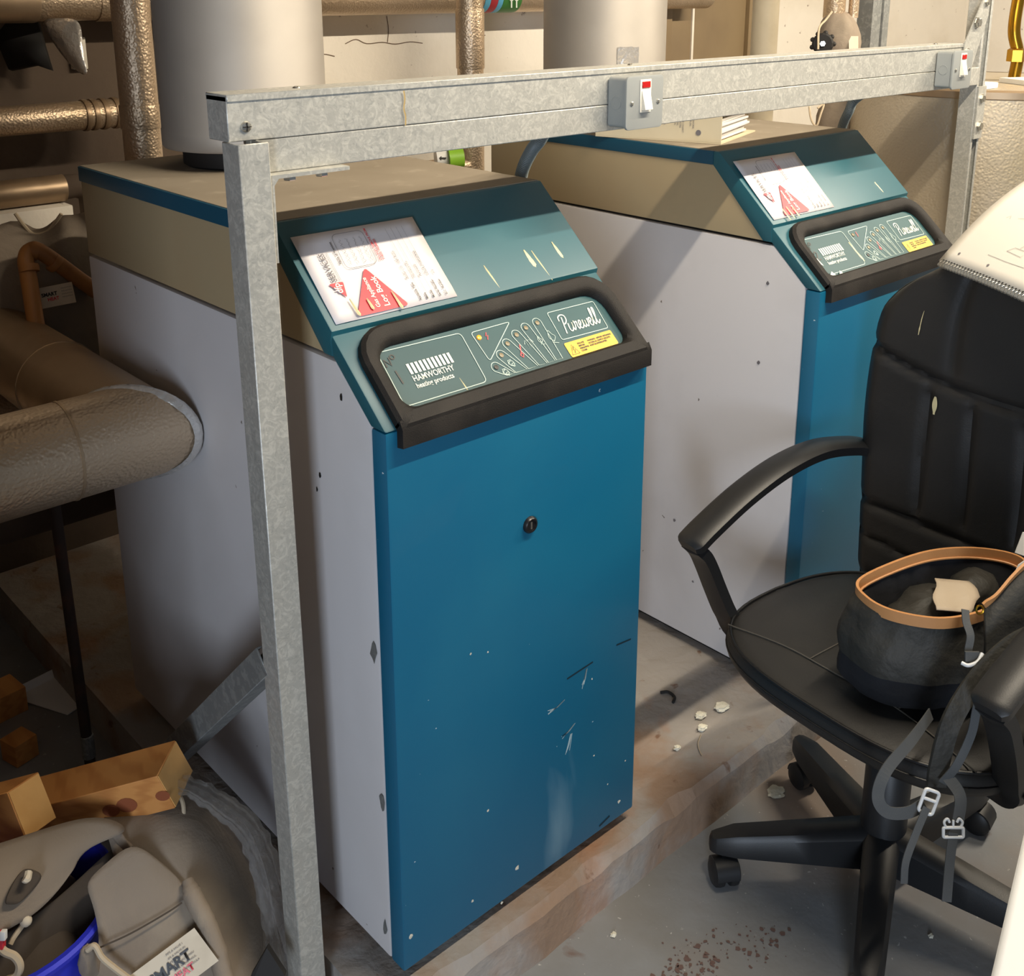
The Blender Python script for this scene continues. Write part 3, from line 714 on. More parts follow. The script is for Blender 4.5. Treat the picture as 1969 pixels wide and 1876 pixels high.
hp = pipe('wall_pipe', 'long foil lagged pipe along the top of the back wall with colour bands', [(-.94,1.66,1.539),(2.75,1.66,1.539)], .051, 'foil_embossed', group='pipes along the back wall')
for x0, x1, m_ in ((.345,.52,'foil_embossed'),(.02,.2,'foil_smooth')): cuff(hp, ((x0+x1)/2,1.66,1.539), (1,0,0), .051, x1-x0, m_, 'lagging_sleeve')
for x0, x1, m_ in ((1.578,1.601,'band_sky'),(1.602,1.632,'band_red'),(1.633,1.654,'band_sky'),(1.655,1.735,'band_green')):
    bnd = cuff(hp, ((x0+x1)/2,1.66,1.539), (1,0,0), .0512, x1-x0, m_, 'colour_band', .0012)
mb = MB(); pa = Plane((1.695,1.66-.0532,1.539), (1,0,0), (0,0,1))
for k in (-1, 1):
    for sh in (0,):
        mb2 = MB(); pa.fill(mb2, [(k*.011-.003,-.036),(k*.011+.003,-.036),(k*.011+.003,-.014),(k*.011+.008,-.014),(k*.011,-.002),(k*.011-.008,-.014),(k*.011-.003,-.014)], .002)
        mb2.build('arrow', 'print_white', bnd)
p2_ = pipe('wall_pipe', 'foil lagged wall pipe ending in a ringed fitting, middle of the three on the left', [(-.94,1.60,1.266),(.36,1.60,1.266)], .035, 'foil_embossed', group='pipes along the back wall')
for x in (.27,.29,.315,.345): cuff(p2_, (x,1.60,1.266), (1,0,0), .036, .012, 'foil_smooth', 'ring')
p3_ = pipe('wall_pipe', 'foil lagged wall pipe with a dark end, lowest of the three on the left', [(-.94,1.60,1.096),(.20,1.60,1.096)], .033, 'foil_smooth', group='pipes along the back wall')
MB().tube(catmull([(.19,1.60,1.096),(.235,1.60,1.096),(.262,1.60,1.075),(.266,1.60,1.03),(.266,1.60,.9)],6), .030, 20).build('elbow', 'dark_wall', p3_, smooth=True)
# big mitred elbow in the left foreground
EX, EY, EZ, ER = -.0895, .605, .842, .0815
el = thing('lagged_elbow_pipe', 'thick foil lagged pipe with a mitred elbow beside the nearer boiler', 'pipe', (EX,EY,EZ-ER))
def mitre(path_pts, r, cut_n, seg=48):
    """straight pipe from path_pts[0] to [1], far end cut by plane through path_pts[1] with normal cut_n"""
    a, b_ = map(Vector, path_pts); t = (b_-a).normalized(); up = Vector((0,0,1)); sd = t.cross(up); cn = Vector(cut_n)
    R0 = []; R1 = []
    N = 14; rings = []
    ends = []
    for j in range(seg):
        o = up*(r*math.cos(2*PI*j/seg)) + sd*(r*math.sin(2*PI*j/seg)); k = -(o.dot(cn))/(t.dot(cn)); ends.append((a+o, b_+o+t*k))
    for i in range(N+1): rings.append([p.lerp(q, i/N) for p, q in ends])
    return MB().loft(rings)
mitre([(-.94,EY,EZ),(EX,EY,EZ)], ER, (1,1,0)).build('lagging', 'foil_embossed', el, smooth=True)
mitre([(EX,1.72,EZ),(EX,EY,EZ)], ER*.99, (1,1,0)).build('lagging', 'foil_smooth', el, smooth=True)
cuff(el, (-.205,EY,EZ), (1,0,0), ER, .004, 'foil_smooth', 'seam_band', .0016)
cuff(el, (EX,.93,EZ), (0,1,0), ER, .004, 'foil_smooth', 'seam_band', .0016)
# foil tape over the mitre
rows = []; dd = Vector((1,-1,0)).normalized()
for i in range(37):
    a = 2*PI*i/36; o = Vector((0,0,ER*math.cos(a))); s_ = ER*math.sin(a); c = Vector((EX+s_,EY-s_,EZ))+o
    rad = Vector((s_,-s_,ER*math.cos(a))).normalized()
    w_ = .012+.004*noise.noise(Vector((i*.7,0,0)))
    tang = Vector((1,1,0)).normalized()
    row = [c - tang*w_ + rad*(-.006), c - tang*w_*.5 + rad*.0025, c + rad*(.004+.0012*random.random()), c + tang*w_*.5 + rad*.0025, c + tang*w_ + rad*(-.006)]
    rows.append(row)
MB().grid(rows).build('mitre_tape', 'foil_tape', el, smooth=True)
# hanger rod and lower pipes in the dark
rod = thing('hanger_rod', 'rusty black rod standing below the thick elbow pipe', 'rod', (-.132,.90,0))
MB().tube([(-.137,.90,.70),(-.128,.90,0)], .011, 12).build('rod', 'rust_rod', rod, smooth=True)
MB().lathe([(.013,0),(.013,.05),(.011,.052)], (-.1285,.90,.05), 14).build('sleeve', 'galvanised_dark', rod)
pipe('floor_pipe', 'large lagged pipe running low in the dark under the elbow', [(-.94,1.25,.66),(.35,1.25,.66)], .095, 'foil_embossed', group='low pipes')
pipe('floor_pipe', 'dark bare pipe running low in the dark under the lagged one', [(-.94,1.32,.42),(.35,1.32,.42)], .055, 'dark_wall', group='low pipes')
# ------------------------------------------------------------------ fluorescent batten above the photographer
lamp = thing('batten_light', 'white fluorescent batten light hung above the photographer', 'light', (LAMP_X,LAMP_Y,LAMP_Z))
MB().box((LAMP_X-.68,LAMP_Y-.05,LAMP_Z+.03),(LAMP_X+.68,LAMP_Y+.05,LAMP_Z+.09)).build('housing', 'lamp_white', lamp, bevel=.004)
for x in (-.5,.5): MB().tube([(LAMP_X+x,LAMP_Y,LAMP_Z+.09),(LAMP_X+x,LAMP_Y,2.9)], .004, 8).build('hanger', 'screw_metal', lamp)
MB().tube([(LAMP_X-.63,LAMP_Y,LAMP_Z+.016),(LAMP_X+.63,LAMP_Y,LAMP_Z+.016)], .013, 12).build('tube', 'lamp_tube', lamp, smooth=True)
la = area_light('batten_glow', (LAMP_X,LAMP_Y+.004,LAMP_Z-.004), (LAMP_X,LAMP_Y+1.4,LAMP_Z-1.5), 1.25, .03, LAMP_W, (1.0,.88,.70))
adopt(la, lamp)
fill_lamp = copy_tree(lamp); fill_lamp.location.x += 2.0; fill_lamp['label'] = 'added fill light built as a second batten, unseen, farther right'  # unseen copy added as fill to brighten the right side
for ch in fill_lamp.children:
    if ch.type == 'LIGHT': ch.data = ch.data.copy(); ch.data.energy = LAMP_W*1.5
lamp['group'] = fill_lamp['group'] = 'batten lights in a row'

# ------------------------------------------------------------------ office chair
CH = thing('office_chair', 'black leather-look swivel office chair with loop armrests in front of the farther boiler', 'chair', (.81,-.335,0), rotz=math.atan2(.105,-.994), local=True)
mb = MB()
mb.lathe([(.03,.055),(.047,.06),(.05,.075),(.048,.105),(.042,.118)], (0,0,0), 24).build('hub', 'plastic_black', CH, smooth=True)
MB().lathe([(.0395,.10),(.0395,.255),(.037,.258),(.037,.262),(.0345,.262),(.0345,.39)], (0,0,0), 28).build('column', 'plastic_black', CH, smooth=True)
rz = CH.rotation_euler.z
base_leg = None; base_caster = None
for k in range(5):
    a = math.radians(134 + 72*k) - rz
    u = Vector((math.cos(a), math.sin(a), 0)); s_ = Vector((-u.y, u.x, 0))
    rings = []
    for i in range(9):
        t = i/8; r = .03+.262*t; hw = .031-.008*t; top = .130-.030*t; bot = .056+.006*t
        if i == 8: hw *= .75; top -= .006
        rings.append([u*r+s_*a_*hw+Vector((0,0,z_)) for a_, z_ in ((-1,bot),(1,bot),(1,top-.012),(.72,top-.003),(0,top),(-.72,top-.003),(-1,top-.012))])
    for r, k_, top in ((.300,.62,.092),(.304,.35,.084)):
        hw = .022*k_; bot = .063; rings.append([u*r+s_*a_*hw+Vector((0,0,z_)) for a_, z_ in ((-1,bot),(1,bot),(1,top-.012),(.72,top-.003),(0,top),(-.72,top-.003),(-1,top-.012))])
    MB().loft(rings).build('base_leg', 'plastic_black', CH, smooth=True)
    # twin wheel caster
    c = u*.278; ca = math.atan2(R_RIGHT.y, R_RIGHT.x) - rz + (.15,-.2,.3,.9,.4)[k]; e = Vector((math.cos(ca), math.sin(ca), 0)); tc_ = math.atan2(-R_FWD.y,-R_FWD.x)-rz; c2 = c + Vector((math.cos(tc_), math.sin(tc_), 0))*.016
    cs = MB().lathe([(.011,.05),(.011,.075)], c, 12)
    cs = cs.build('caster', 'plastic_black', CH)
    for sd_ in (-1, 1):
        MB().lathe([(.012,0),(.021,0),(.0255,.003),(.0265,.010),(.0255,.017),(.020,.0215),(.006,.0235)], c2+e*(sd_*.003)+Vector((0,0,.0268)), 24, e*sd_).build('wheel', 'plastic_black', cs, smooth=True)
    MB().loft([[c2+e*x_+Vector((-e.y,e.x,0))*(r_*math.cos(f))+Vector((0,0,.0268+r_*math.sin(f))) for f in [PI*j/10 for j in range(11)]] for x_, r_ in ((-.021,.0275),(.021,.0275))]).build('hood', 'plastic_black', cs, smooth=True)
MB().box((-.12,-.09,.385),(.10,.09,.418)).build('seat_plate', 'plastic_black', CH, bevel=.006)
# seat cushion
def outline(f, grow=0.0):
    hw = .272+grow; xf, xb = .230+grow, -.235-grow*.3
    n = 3.0; c, s = math.cos(f), math.sin(f)
    x = abs(c)**(2/n)*(1 if c > 0 else -1); y = abs(s)**(2/n)*(1 if s > 0 else -1)
    return Vector((x*(xf if x > 0 else -xb), y*hw*(1-.06*max(0,-x)), 0))
K = 72; F = [2*PI*j/K for j in range(K)]
def dz(x, y): # soft hollow and pillow creases of the seat
    g = .010*math.exp(-((y)/.17)**2-((x+.02)/.17)**2)
    return -g + .004*noise.noise(Vector((x*9,y*9,2)))
rings = []
for gz, z in ((-.05,.418),(-.014,.419),(-.002,.424),(.005,.436),(.006,.452),(.000,.464),(-.006,.468)):
    rings.append([outline(f,gz)+Vector((0,0,z)) for f in F])
for s in (.93,.85,.72,.58,.42,.26,.1):
    rings.append([Vector((outline(f,-.006).x*s, outline(f,-.006).y*s, 0)) for f in F])
    for p in rings[-1]:
        p.z = .470 + .012*(1-s**3) + dz(p.x,p.y)
seat = MB().loft(rings).build('seat_cushion', 'leather_black', CH, smooth=True)
MB().tube([outline(f,.001)+Vector((0,0,.4675)) for f in F], .0032, 8, closed=True).build('piping', 'piping_black', seat, smooth=True)
MB().tube([outline(f,.0065)+Vector((0,0,.446)) for f in F], .0016, 6, closed=True).build('seam', 'piping_black', seat, smooth=True)
def seatz(x, y):
    o_ = outline(math.atan2(y/.272, x/.24)); s = min(1, math.hypot(x,y)/max(.01,o_.length)); return .4712 + .012*(1-s**3) + dz(x,y)
for pts in ([(.165,-.24),(.14,-.08),(.14,.1),(.165,.24)], [(.14,-.08),(-.02,-.085),(-.2,-.1)], [(.14,.09),(-.02,.095),(-.2,.1)]):
    P = catmull([(x,y,0) for x,y in pts], 10); MB().tube([(p.x,p.y,seatz(p.x,p.y)+.0004) for p in P], .0012, 6).build('stitched_seam', 'stitch', seat)
# backrest
def back_pt(u, v, off=0.0):
    """u -1..1 across (negative = side away from camera), v 0..1 up; front surface"""
    z = .445 + .685*v
    hw = .235 + .03*math.sin(PI*min(1,v*1.15))
    if v > .80: 
        t = (v-.80)/.20; hw = hw*(1-.35*t*t) 
    y = u*hw
    ztop = -.055*abs(u)**3.0*max(0,(v-.75)/.25)
    x = -.205 - .02*math.sin(PI*v*1.6) - .10*max(0,v-.45)**1.5 + .030*u*u*(1-.3*v)
    # pillows and grooves
    g = 0
    vh = .70 - .075*(1-u*u)
    g += .013*math.exp(-((v-vh)/.012)**2)
    vl = .215 - .05*(1-abs(u))*0 + .02*u*u
    g += .011*math.exp(-((v-vl)/.011)**2)
    g += .007*math.exp(-((v-.11-.03*u*u)/.008)**2)
    if vl < v < vh:
        e = min(1,(v-vl)/.05, (vh-v)/.05)
        for c0, cv in ((-.52,.10),(-.19,.04),(.19,-.04),(.52,-.10)):
            uc = c0 + cv*math.sin(PI*(v-vl)/(vh-vl))*.6*0 + cv*(v-.4)
            g += .009*e*math.exp(-((u-uc)/.035)**2)
    if v > vh:
        for c0 in (-.36,.36): g += .006*math.exp(-((u-c0-(v-.7)*.1*(1 if c0>0 else -1))/.05)**2)*min(1,(v-vh)/.05)
    edge = max(0, abs(u)-.86)/.14; g += .022*edge**2.2
    et = max(0, v-.93)/.07; g += .03*et**2; eb = max(0,.06-v)/.06; g += .02*eb**2
    return Vector((x - g + off, y, z + ztop))
NU, NV = 64, 84
front = [[back_pt(-1+2*j/NU, i/NV) for j in range(NU+1)] for i in range(NV+1)]
bmb = MB().grid(front)
rear = [[back_pt(-1+2*j/16, i/20)*1.0 for j in range(17)] for i in range(21)]
for i, r_ in enumerate(rear):
    for j, p in enumerate(r_):
        u = -1+2*j/16; v = i/20
        p.x = -.205 - .02*math.sin(PI*v*1.6) - .10*max(0,v-.45)**1.5 + .030*u*u*(1-.3*v) - .03 - .035*math.sin(PI*j/16)**.5*math.sin(PI*min(1,max(0,.04+v*.92)))**.5
bmb.grid([r_[::-1] for r_ in rear])
def edge_loop(): 
    pts = [back_pt(-1,i/40) for i in range(41)] + [back_pt(-1+2*j/30,1) for j in range(1,31)] + [back_pt(1,1-i/40) for i in range(1,41)] + [back_pt(1-2*j/30,0) for j in range(1,30)]
    return pts
EL = edge_loop()
bmb.loft([[p for p in EL], [p + Vector((-.012,0,0)) for p in EL], [p + Vector((-.03,0,0)) for p in EL]], False, False)
back = bmb.build('backrest', 'leather_black', CH, smooth=True)
MB().tube([p + Vector((-.006,0,0)) for p in EL], .0036, 8, closed=True).build('piping', 'piping_black', back, smooth=True)
MB().sweep(catmull([(-.05,0,.40),(-.18,0,.40),(-.26,0,.42),(-.30,0,.52),(-.29,0,.66)],6), [(-.006,-.04),(.006,-.04),(.006,.04),(-.006,.04)], side=(0,0,1)).build('back_bracket', 'plastic_black', CH, smooth=True)
# white paint runs and a small tear on the backrest
for (u,v,l,w_) in ((-.63,.83,.05,.004),(-.44,.60,.035,.010)):
    mb2 = MB(); L = []; R_ = []
    for i in range(9):
        t = i/8; p = back_pt(u, v-l*t/.685, .0022); ww = w_*(.35+.65*math.sin(PI*min(1,t*1.1)))*.5*(1 if l < .045 else (.4 if t < .75 else 1))
        L.append(p+Vector((0,-ww,0))); R_.append(p+Vector((0,ww,0)))
    mb2.add(L+R_, [(i,i+1,9+i+1,9+i) for i in range(8)]).build('paint_drip', 'drip_paint', CH)
# armrests
for sd_ in (-1, 1):
    Y = .280*sd_
    top = catmull([(.235,Y,.628),(.19,Y*1.0,.652),(.10,Y,.690),(0,Y,.717),(-.10,Y,.724),(-.19,Y*.97,.712),(-.235,Y*.92,.70)], 8)
    n = len(top); prof = [(-.011,-.026),(.006,-.029),(.012,-.020),(.014,0),(.012,.020),(.006,.029),(-.011,.026)]
    am = MB().sweep(top, prof, side=[(0,0,1)]*n, scales=[.72]+[.93]+[1.0]*(n-4)+[.95,.8])
    arm = am.build('armrest', 'plastic_black', CH, smooth=True)
    sup = catmull([(.222,Y,.625),(.202,Y,.604),(.184,Y,.572),(.160,Y*.995,.52),(.136,Y*.98,.468),(.115,Y*.95,.432),(.09,Y*.80,.412),(.07,Y*.35,.405)], 6)
    MB().sweep(sup, [(-.010,-.021),(.010,-.021),(.013,0),(.010,.021),(-.010,.021)], side=(1,0,.3)).build('arm_support', 'plastic_black', arm, smooth=True)
    MB().lathe([(.007,0),(.007,.001),(.0045,.001),(.0045,-.004)], (.125,Y*.975+.022*sd_,.450), 14, (0,sd_,0)).build('bolt_hole', 'piping_black', arm)

# ------------------------------------------------------------------ spiral notebook lying over the top of the backrest
nb = thing('spiral_notebook', 'open white spiral notebook lying on top of the chair backrest', 'notebook', at(1900,540,1.83))
A = at(1801,506,1.93)
exn = Vector((-.47,-.88,-.02)).normalized(); up_ = Vector((.70,-.37,.60)); upn = (up_ - exn*up_.dot(exn)).normalized()
PN = Plane(A, exn, upn); sgn = 1 if PN.n.dot(CAM-A) > 0 else -1
Wn, Hn = .297, .30
def curl(x, y): # the far left corner bows down over the back
    return sgn*(.020*math.sin(PI*min(1,y/.30)) + .004*math.sin(PI*min(1,x/.25)))
rows = [[PN.p(Wn*i/14, .006+Hn*j/14, curl(Wn*i/14,.006+Hn*j/14)) for j in range(15)] for i in range(15)]
page = MB().grid(rows).build('top_page', 'note_paper', nb, smooth=True, solid=.0006)
rows = [[PN.p(Wn*i/10, Hn*j/10, curl(Wn*i/10,Hn*j/10)-sgn*.0055) for j in range(11)] for i in range(11)]
MB().grid(rows).build('page_block', 'note_paper', nb, smooth=True, solid=.006)
mb = MB()
for k in range(36):
    x = .010 + k*.0079
    ringp = [PN.p(x+.0012*math.sin(f), .002+.0062*math.cos(f), curl(x,0)+sgn*(-.001+.0062*math.sin(f))) for f in [2*PI*q/10 for q in range(11)]]
    o = MB().tube(ringp, .0007, 5).build('wire_loop', 'screw_metal', nb, smooth=True)
mb = MB()
for k in range(36):
    o_ = MB().add([PN.p(x_, y_, curl(.010+k*.0079,.009)+sgn*.0009) for x_, y_ in circ(.010+k*.0079,.0095,.0019,8)], [tuple(range(8))]).build('punch_hole', 'piping_black', page)
for x_, y_ in ((.033,.030),(.113,.028)):
    MB().add([PN.p(a_, b_, curl(x_,y_)+sgn*.0010) for a_, b_ in circ(x_,y_,.0026,10)], [tuple(range(10))]).build('punch_hole', 'print_grey', page)
def pencil(pts, w_=.0006):
    mb3 = MB(); n = len(pts); L = []; R_ = []
    P = [Vector(p) for p in pts]
    for i in range(n):
        t = (P[min(i+1,n-1)]-P[max(i-1,0)]).normalized(); q = Vector((-t.y,t.x))*w_/2
        L.append(PN.p(P[i].x+q.x,P[i].y+q.y,curl(P[i].x,P[i].y)+sgn*.0011)); R_.append(PN.p(P[i].x-q.x,P[i].y-q.y,curl(P[i].x,P[i].y)+sgn*.0011))
    mb3.add(L+R_, [(i,i+1,n+i+1,n+i) for i in range(n-1)]).build('pencil_line', 'print_grey', page)
pencil([(.095,.045),(.14,.044),(.20,.046)]); pencil([(.125,.062),(.135,.072),(.165,.072),(.16,.06),(.125,.062)]); pencil([(.145,.074),(.155,.088),(.175,.088)])
pencil([(.085,.125),(.10,.128),(.105,.124)]); pencil([(.12,.15),(.14,.16),(.16,.165)]); pencil([(.06,.12),(.066,.126),(.07,.119)])
# ------------------------------------------------------------------ backpack slumped open on the chair seat
BP = thing('backpack', 'open black backpack with tan leather trim slumped on the chair seat', 'backpack', (.76,-.43,.485))
rimL = [(.675,-.318,.648),(.745,-.338,.662),(.82,-.368,.668),(.885,-.412,.665),(.915,-.465,.66),(.875,-.505,.655),(.81,-.497,.648),(.735,-.487,.645),(.672,-.455,.645),(.640,-.398,.645),(.645,-.350,.645)]
RIM = catmull(rimL, 8, True); NR = len(RIM)
cen = Vector((.765,-.42,0))
def bag_ring(z, g, drop, seed, sag=0):
    out = []
    for i, p in enumerate(RIM):
        d_ = Vector((p.x-cen.x, p.y-cen.y, 0)); a = math.atan2(d_.y, d_.x)
        w_ = 1 + g + .09*noise.noise(Vector((math.cos(a)*1.6, math.sin(a)*1.6, seed))) + .06*noise.noise(Vector((math.cos(a)*4+seed*.4, math.sin(a)*4, seed*1.6)))
        q = cen + d_*w_ + Vector((0,0,z)); out.append(q)
    return out
rings = [[p.copy() for p in RIM]]
for z, g in ((.638,.035),(.622,.06),(.606,.10),(.59,.14),(.575,.165),(.56,.17),(.548,.165)):
    rings.append(bag_ring(z, g, 0, z*7))
body = MB().loft(rings, False, False).build('body', 'bag_black', BP, smooth=True)
MB().loft([bag_ring(z, g, 0, .548*7+(.548-z)*5) for z, g in ((.549,.16),(.54,.15),(.525,.15),(.51,.13),(.498,.06),(.4905,-.08))], False, True).build('base_panel', 'bag_navy', BP, smooth=True)
# dark lower panel that slumps forward over the seat
low = [at(1690,1235,1.77), at(1715,1290,1.735), at(1770,1350,1.695), at(1840,1340,1.665), at(1905,1290,1.655), at(1960,1240,1.66)]
# liner seen through the opening
inn = [[p + Vector((0,0,-.002)) for p in RIM]]
for z, g in ((.63,-.06),(.60,-.10),(.575,-.2),(.56,-.5)): inn.append(bag_ring(z, g, 0, 3))
MB().loft(inn, False, True).build('lining', 'bag_navy', BP, smooth=True)
MB().sweep([p + Vector((0,0,.002)) for p in RIM], [(-.009,-.0022),(.009,-.0022),(.009,.0022),(-.009,.0022)], side=[(0,0,1)]*NR, closed=True).build('leather_trim', 'bag_tan', BP, smooth=True)
inner = [cen + Vector((p.x-cen.x,p.y-cen.y,0))*.965 + Vector((0,0,p.z-.006)) for p in RIM]
MB().tube(inner, .0022, 6, closed=True).build('zip', 'bag_tan', BP, smooth=True)
# bunched inner pocket with a pale patch
def blob(c, sx, sy, sz, seed, name, m, parent, amp=.18, n=14):
    rings = []; c = Vector(c)
    for i in range(n+1):
        th = PI*i/n; ring_ = []
        for j in range(24):
            ph = 2*PI*j/24; d_ = Vector((math.sin(th)*math.cos(ph), math.sin(th)*math.sin(ph), -math.cos(th)))
            k = 1 + amp*noise.noise(d_*1.7+Vector((seed,0,0))) + amp*.4*noise.noise(d_*5+Vector((0,seed,0)))
            ring_.append(c + Vector((d_.x*sx, d_.y*sy, d_.z*sz))*k)
        rings.append(ring_)
    return MB().loft(rings).build(name, m, parent, smooth=True)
pk = blob((.755,-.405,.595), .085, .06, .042, 3, 'inner_pocket', 'bag_black', BP)
blob((.85,-.425,.62), .05, .035, .03, 8, 'inner_pocket', 'bag_black', BP)
rows = []
for i in range(9):
    rows.append([at(1797+ (90-6*abs(i-4))*j/8 + 4*math.sin(i), 1112+ (6*j/8)+ 60*i/8, 1.745-.010*i+.004*math.sin(j*.8)) for j in range(9)])
MB().grid(rows).build('fabric_patch', 'bag_beige', pk, smooth=True, solid=.002)
# side flap: second tan edge running up to the right
fl = catmull([at(1893,1166,1.60), at(1912,1150,1.60), at(1940,1118,1.605), at(1969,1090,1.61), at(2010,1060,1.62)], 8)
MB().sweep(fl, [(-.008,-.002),(.008,-.002),(.008,.002),(-.008,.002)], side=(.3,-.3,.9)).build('leather_trim', 'bag_tan', BP, smooth=True)
rows = []
for i, p in enumerate(fl):
    t = i/(len(fl)-1); rows.append([p + Vector((0,0,-.004)), p + Vector((-.012,-.012,-.05)), p + Vector((-.02,-.02,-.10)), p + Vector((-.012,-.01,-.148-.0*t))])
MB().grid(rows).build('side_flap', 'bag_black', BP, smooth=True, solid=.006)
MB().tube([at(1884+7*math.cos(f), 1172+8*math.sin(f), 1.592) for f in [2*PI*k/12 for k in range(12)]], .0016, 6, closed=True).build('ring', 'brass', BP, smooth=True)
def webbing(pts, wd, name='strap', m='webbing', side=None, th=.0018, n=8):
    C_ = catmull(pts, n); sd = []
    for i in range(len(C_)):
        t = (C_[min(i+1,len(C_)-1)]-C_[max(i-1,0)]).normalized(); sd.append(t.cross(R_FWD).normalized() if side is None else Vector(side))
    return MB().strap(C_, wd, th, sd).build(name, m, BP, smooth=False)
webbing([at(1856,1172,1.585), at(1858,1195,1.575), at(1866,1222,1.565), at(1862,1252,1.562), at(1868,1272,1.558)], .011)
MB().obox(at(1869,1262,1.553), R_RIGHT*.020, R_UP*.014, R_FWD*.004).build('strap_keeper', 'webbing', BP)
MB().tube(catmull([at(1849,1274,1.55), at(1862,1279,1.545), at(1880,1272,1.545), at(1889,1256,1.55)],5), .0028, 8).build('buckle', 'buckle_white', BP, smooth=True)
# padded shoulder strap hanging over the front edge of the seat
MB().sweep(catmull([at(1995,1215,1.55), at(1940,1245,1.545), at(1880,1305,1.535), at(1830,1385,1.525), at(1806,1470,1.53), at(1800,1510,1.535)],8), [(-.013,-.004),(.013,-.004),(.014,0),(.013,.004),(-.013,.004),(-.014,0)], side=(.72,-.68,.1)).build('shoulder_strap', 'bag_black', BP, smooth=True)
webbing([at(1990,1240,1.53), at(1930,1275,1.525), at(1885,1340,1.515), at(1868,1410,1.51), at(1840,1470,1.51), at(1812,1505,1.52)], .012)
webbing([at(1790,1372,1.60), at(1755,1420,1.55), at(1705,1480,1.52), at(1688,1530,1.515), at(1705,1560,1.515), at(1745,1562,1.515), at(1778,1545,1.515)], .017)
webbing([at(1820,1490,1.52), at(1846,1530,1.50), at(1842,1580,1.495)], .016)
def slide_buckle(u, v, t, tilt, name='buckle'):
    c = at(u,v,t); ex = (R_RIGHT*math.cos(tilt)+R_UP*math.sin(tilt)); ey = (-R_RIGHT*math.sin(tilt)+R_UP*math.cos(tilt))
    P = Plane(c, ex, ey); o = MB().tube([P.p(x,y) for x,y in rrect(-.010,-.016,.010,.016,.004)], .0024, 8, closed=True); o.tube([P.p(-.010,.003), P.p(.010,.003)], .0024, 8)
    return o.build(name, 'buckle_white', BP, smooth=True)
slide_buckle(1786,1541,1.505,-.35)
P = Plane(at(1833,1592,1.492), R_RIGHT, R_UP); o = MB().tube([P.p(x,y) for x,y in rrect(-.0135,-.012,.0135,.001,.002)], .0022, 8, closed=True)
o.tube(catmull([P.p(-.009,.0), P.p(-.0125,.008), P.p(-.008,.013), P.p(-.005,.008)],5), .0018, 6); o.tube(catmull([P.p(.009,.0), P.p(.0125,.008), P.p(.008,.013), P.p(.005,.008)],5), .0018, 6); o.tube([P.p(0,0), P.p(0,.011)], .0016, 6)
o.build('side_release_clip', 'buckle_white', BP, smooth=True)
webbing([at(1833,1600,1.492), at(1826,1660,1.49), at(1820,1733,1.487)], .013)
webbing([at(1782,1552,1.50), at(1762,1600,1.495), at(1742,1655,1.49), at(1738,1698,1.49)], .010, side=(.35,-.2,.2))

# white paper tags at the right edge of the chair
tg = thing('paper_tag', 'small folded white paper tag on the chair seat at the right edge', 'tag', at(1958,1050,1.72))
PT = Plane(at(1951,1062,1.72), (R_RIGHT+R_UP*-.35), (R_UP+R_RIGHT*.35))
MB().prism([PT.p(x,y) for x,y in ((0,0),(.03,0),(.034,.026),(.008,.038),(.001,.034))], PT.n*.002).build('tag_leaf', 'white_board', tg)
MB().prism([PT.p(x+.008,y-.03,.004) for x,y in ((0,0),(.03,0),(.034,.026),(.008,.024),(.001,.014))], PT.n*.002).build('tag_leaf', 'white_board', tg)
# white sheet edge in the right foreground
wb = thing('white_board', 'white board edge standing in the bottom right foreground', 'board', at(1960,1876,1.25))
C0 = at(1912,1890,1.20); C1 = at(1969,1640,1.32)
ev = (C1-C0); MB().prism([C0-ev*.9, C0+ev*1.15, C0+ev*1.15+Vector((.25,-.30,0)), C0-ev*.9+Vector((.25,-.30,0))], Vector((.02,.012,0))).build('board_sheet', 'white_board', wb, bevel=.004)

# ------------------------------------------------------------------ ring binder on the farther boiler
rb = thing('ring_binder', 'cream ring binder full of papers lying on the farther boiler', 'binder', (1.25,.42,1.244))
ZB = 1.2447; e1 = Vector((1.105,.315,0)); e2 = Vector((1.005,.612,0)); e3 = Vector((1.402,.418,0))
ud = (e2-e1).normalized(); vd = (e3-e1).normalized(); bh = .064
def bp(a, b_, z): return (e1+ud*a+vd*b_) + Vector((0,0,ZB+z))
Lb, Wb = .29, .25
mat('binder_cream', '#cfc2a4', .55, layers=(('#bdae8d','noise',7,.4,.7,.4),))
MB().prism([bp(0,0,0), bp(Lb,0,0), bp(Lb,Wb,0), bp(0,Wb,0)], (0,0,.003)).build('back_cover', 'binder_cream', rb)
MB().prism([bp(0,.0,.0032), bp(Lb,.0,.0032), bp(Lb,.0,bh-.002), bp(0,.0,bh-.002)], vd*.003).build('spine', 'binder_cream', rb)
MB().prism([bp(0,0,bh-.002), bp(Lb,0,bh-.002), bp(Lb,Wb*.98,bh-.012), bp(0,Wb*.98,bh-.012)], (0,0,.003)).build('front_cover', 'binder_cream', rb)
for k in range(9):
    z = .006+k*.0048; o_ = .008*random.random(); MB().prism([bp(.006+o_,.02+o_,z), bp(Lb-.01,.02,z), bp(Lb-.01,Wb-.03-o_,z+.001*k*.2), bp(.006+o_,Wb-.03-2*o_,z+.003*random.random())], (0,0,.0042)).build('paper_bundle', 'note_paper' if k % 3 else 'paper_white', rb)
PB = Plane(bp(0,-.0006,.0), ud, (0,0,1))
PBt = Plane(bp(Lb,-.0006,0), -ud, (0,0,1))
mb = MB(); PBt.fill(mb, circ(Lb-.05,.022,.006,12), .0006); mb.build('logo_disc', 'print_grey', rb)
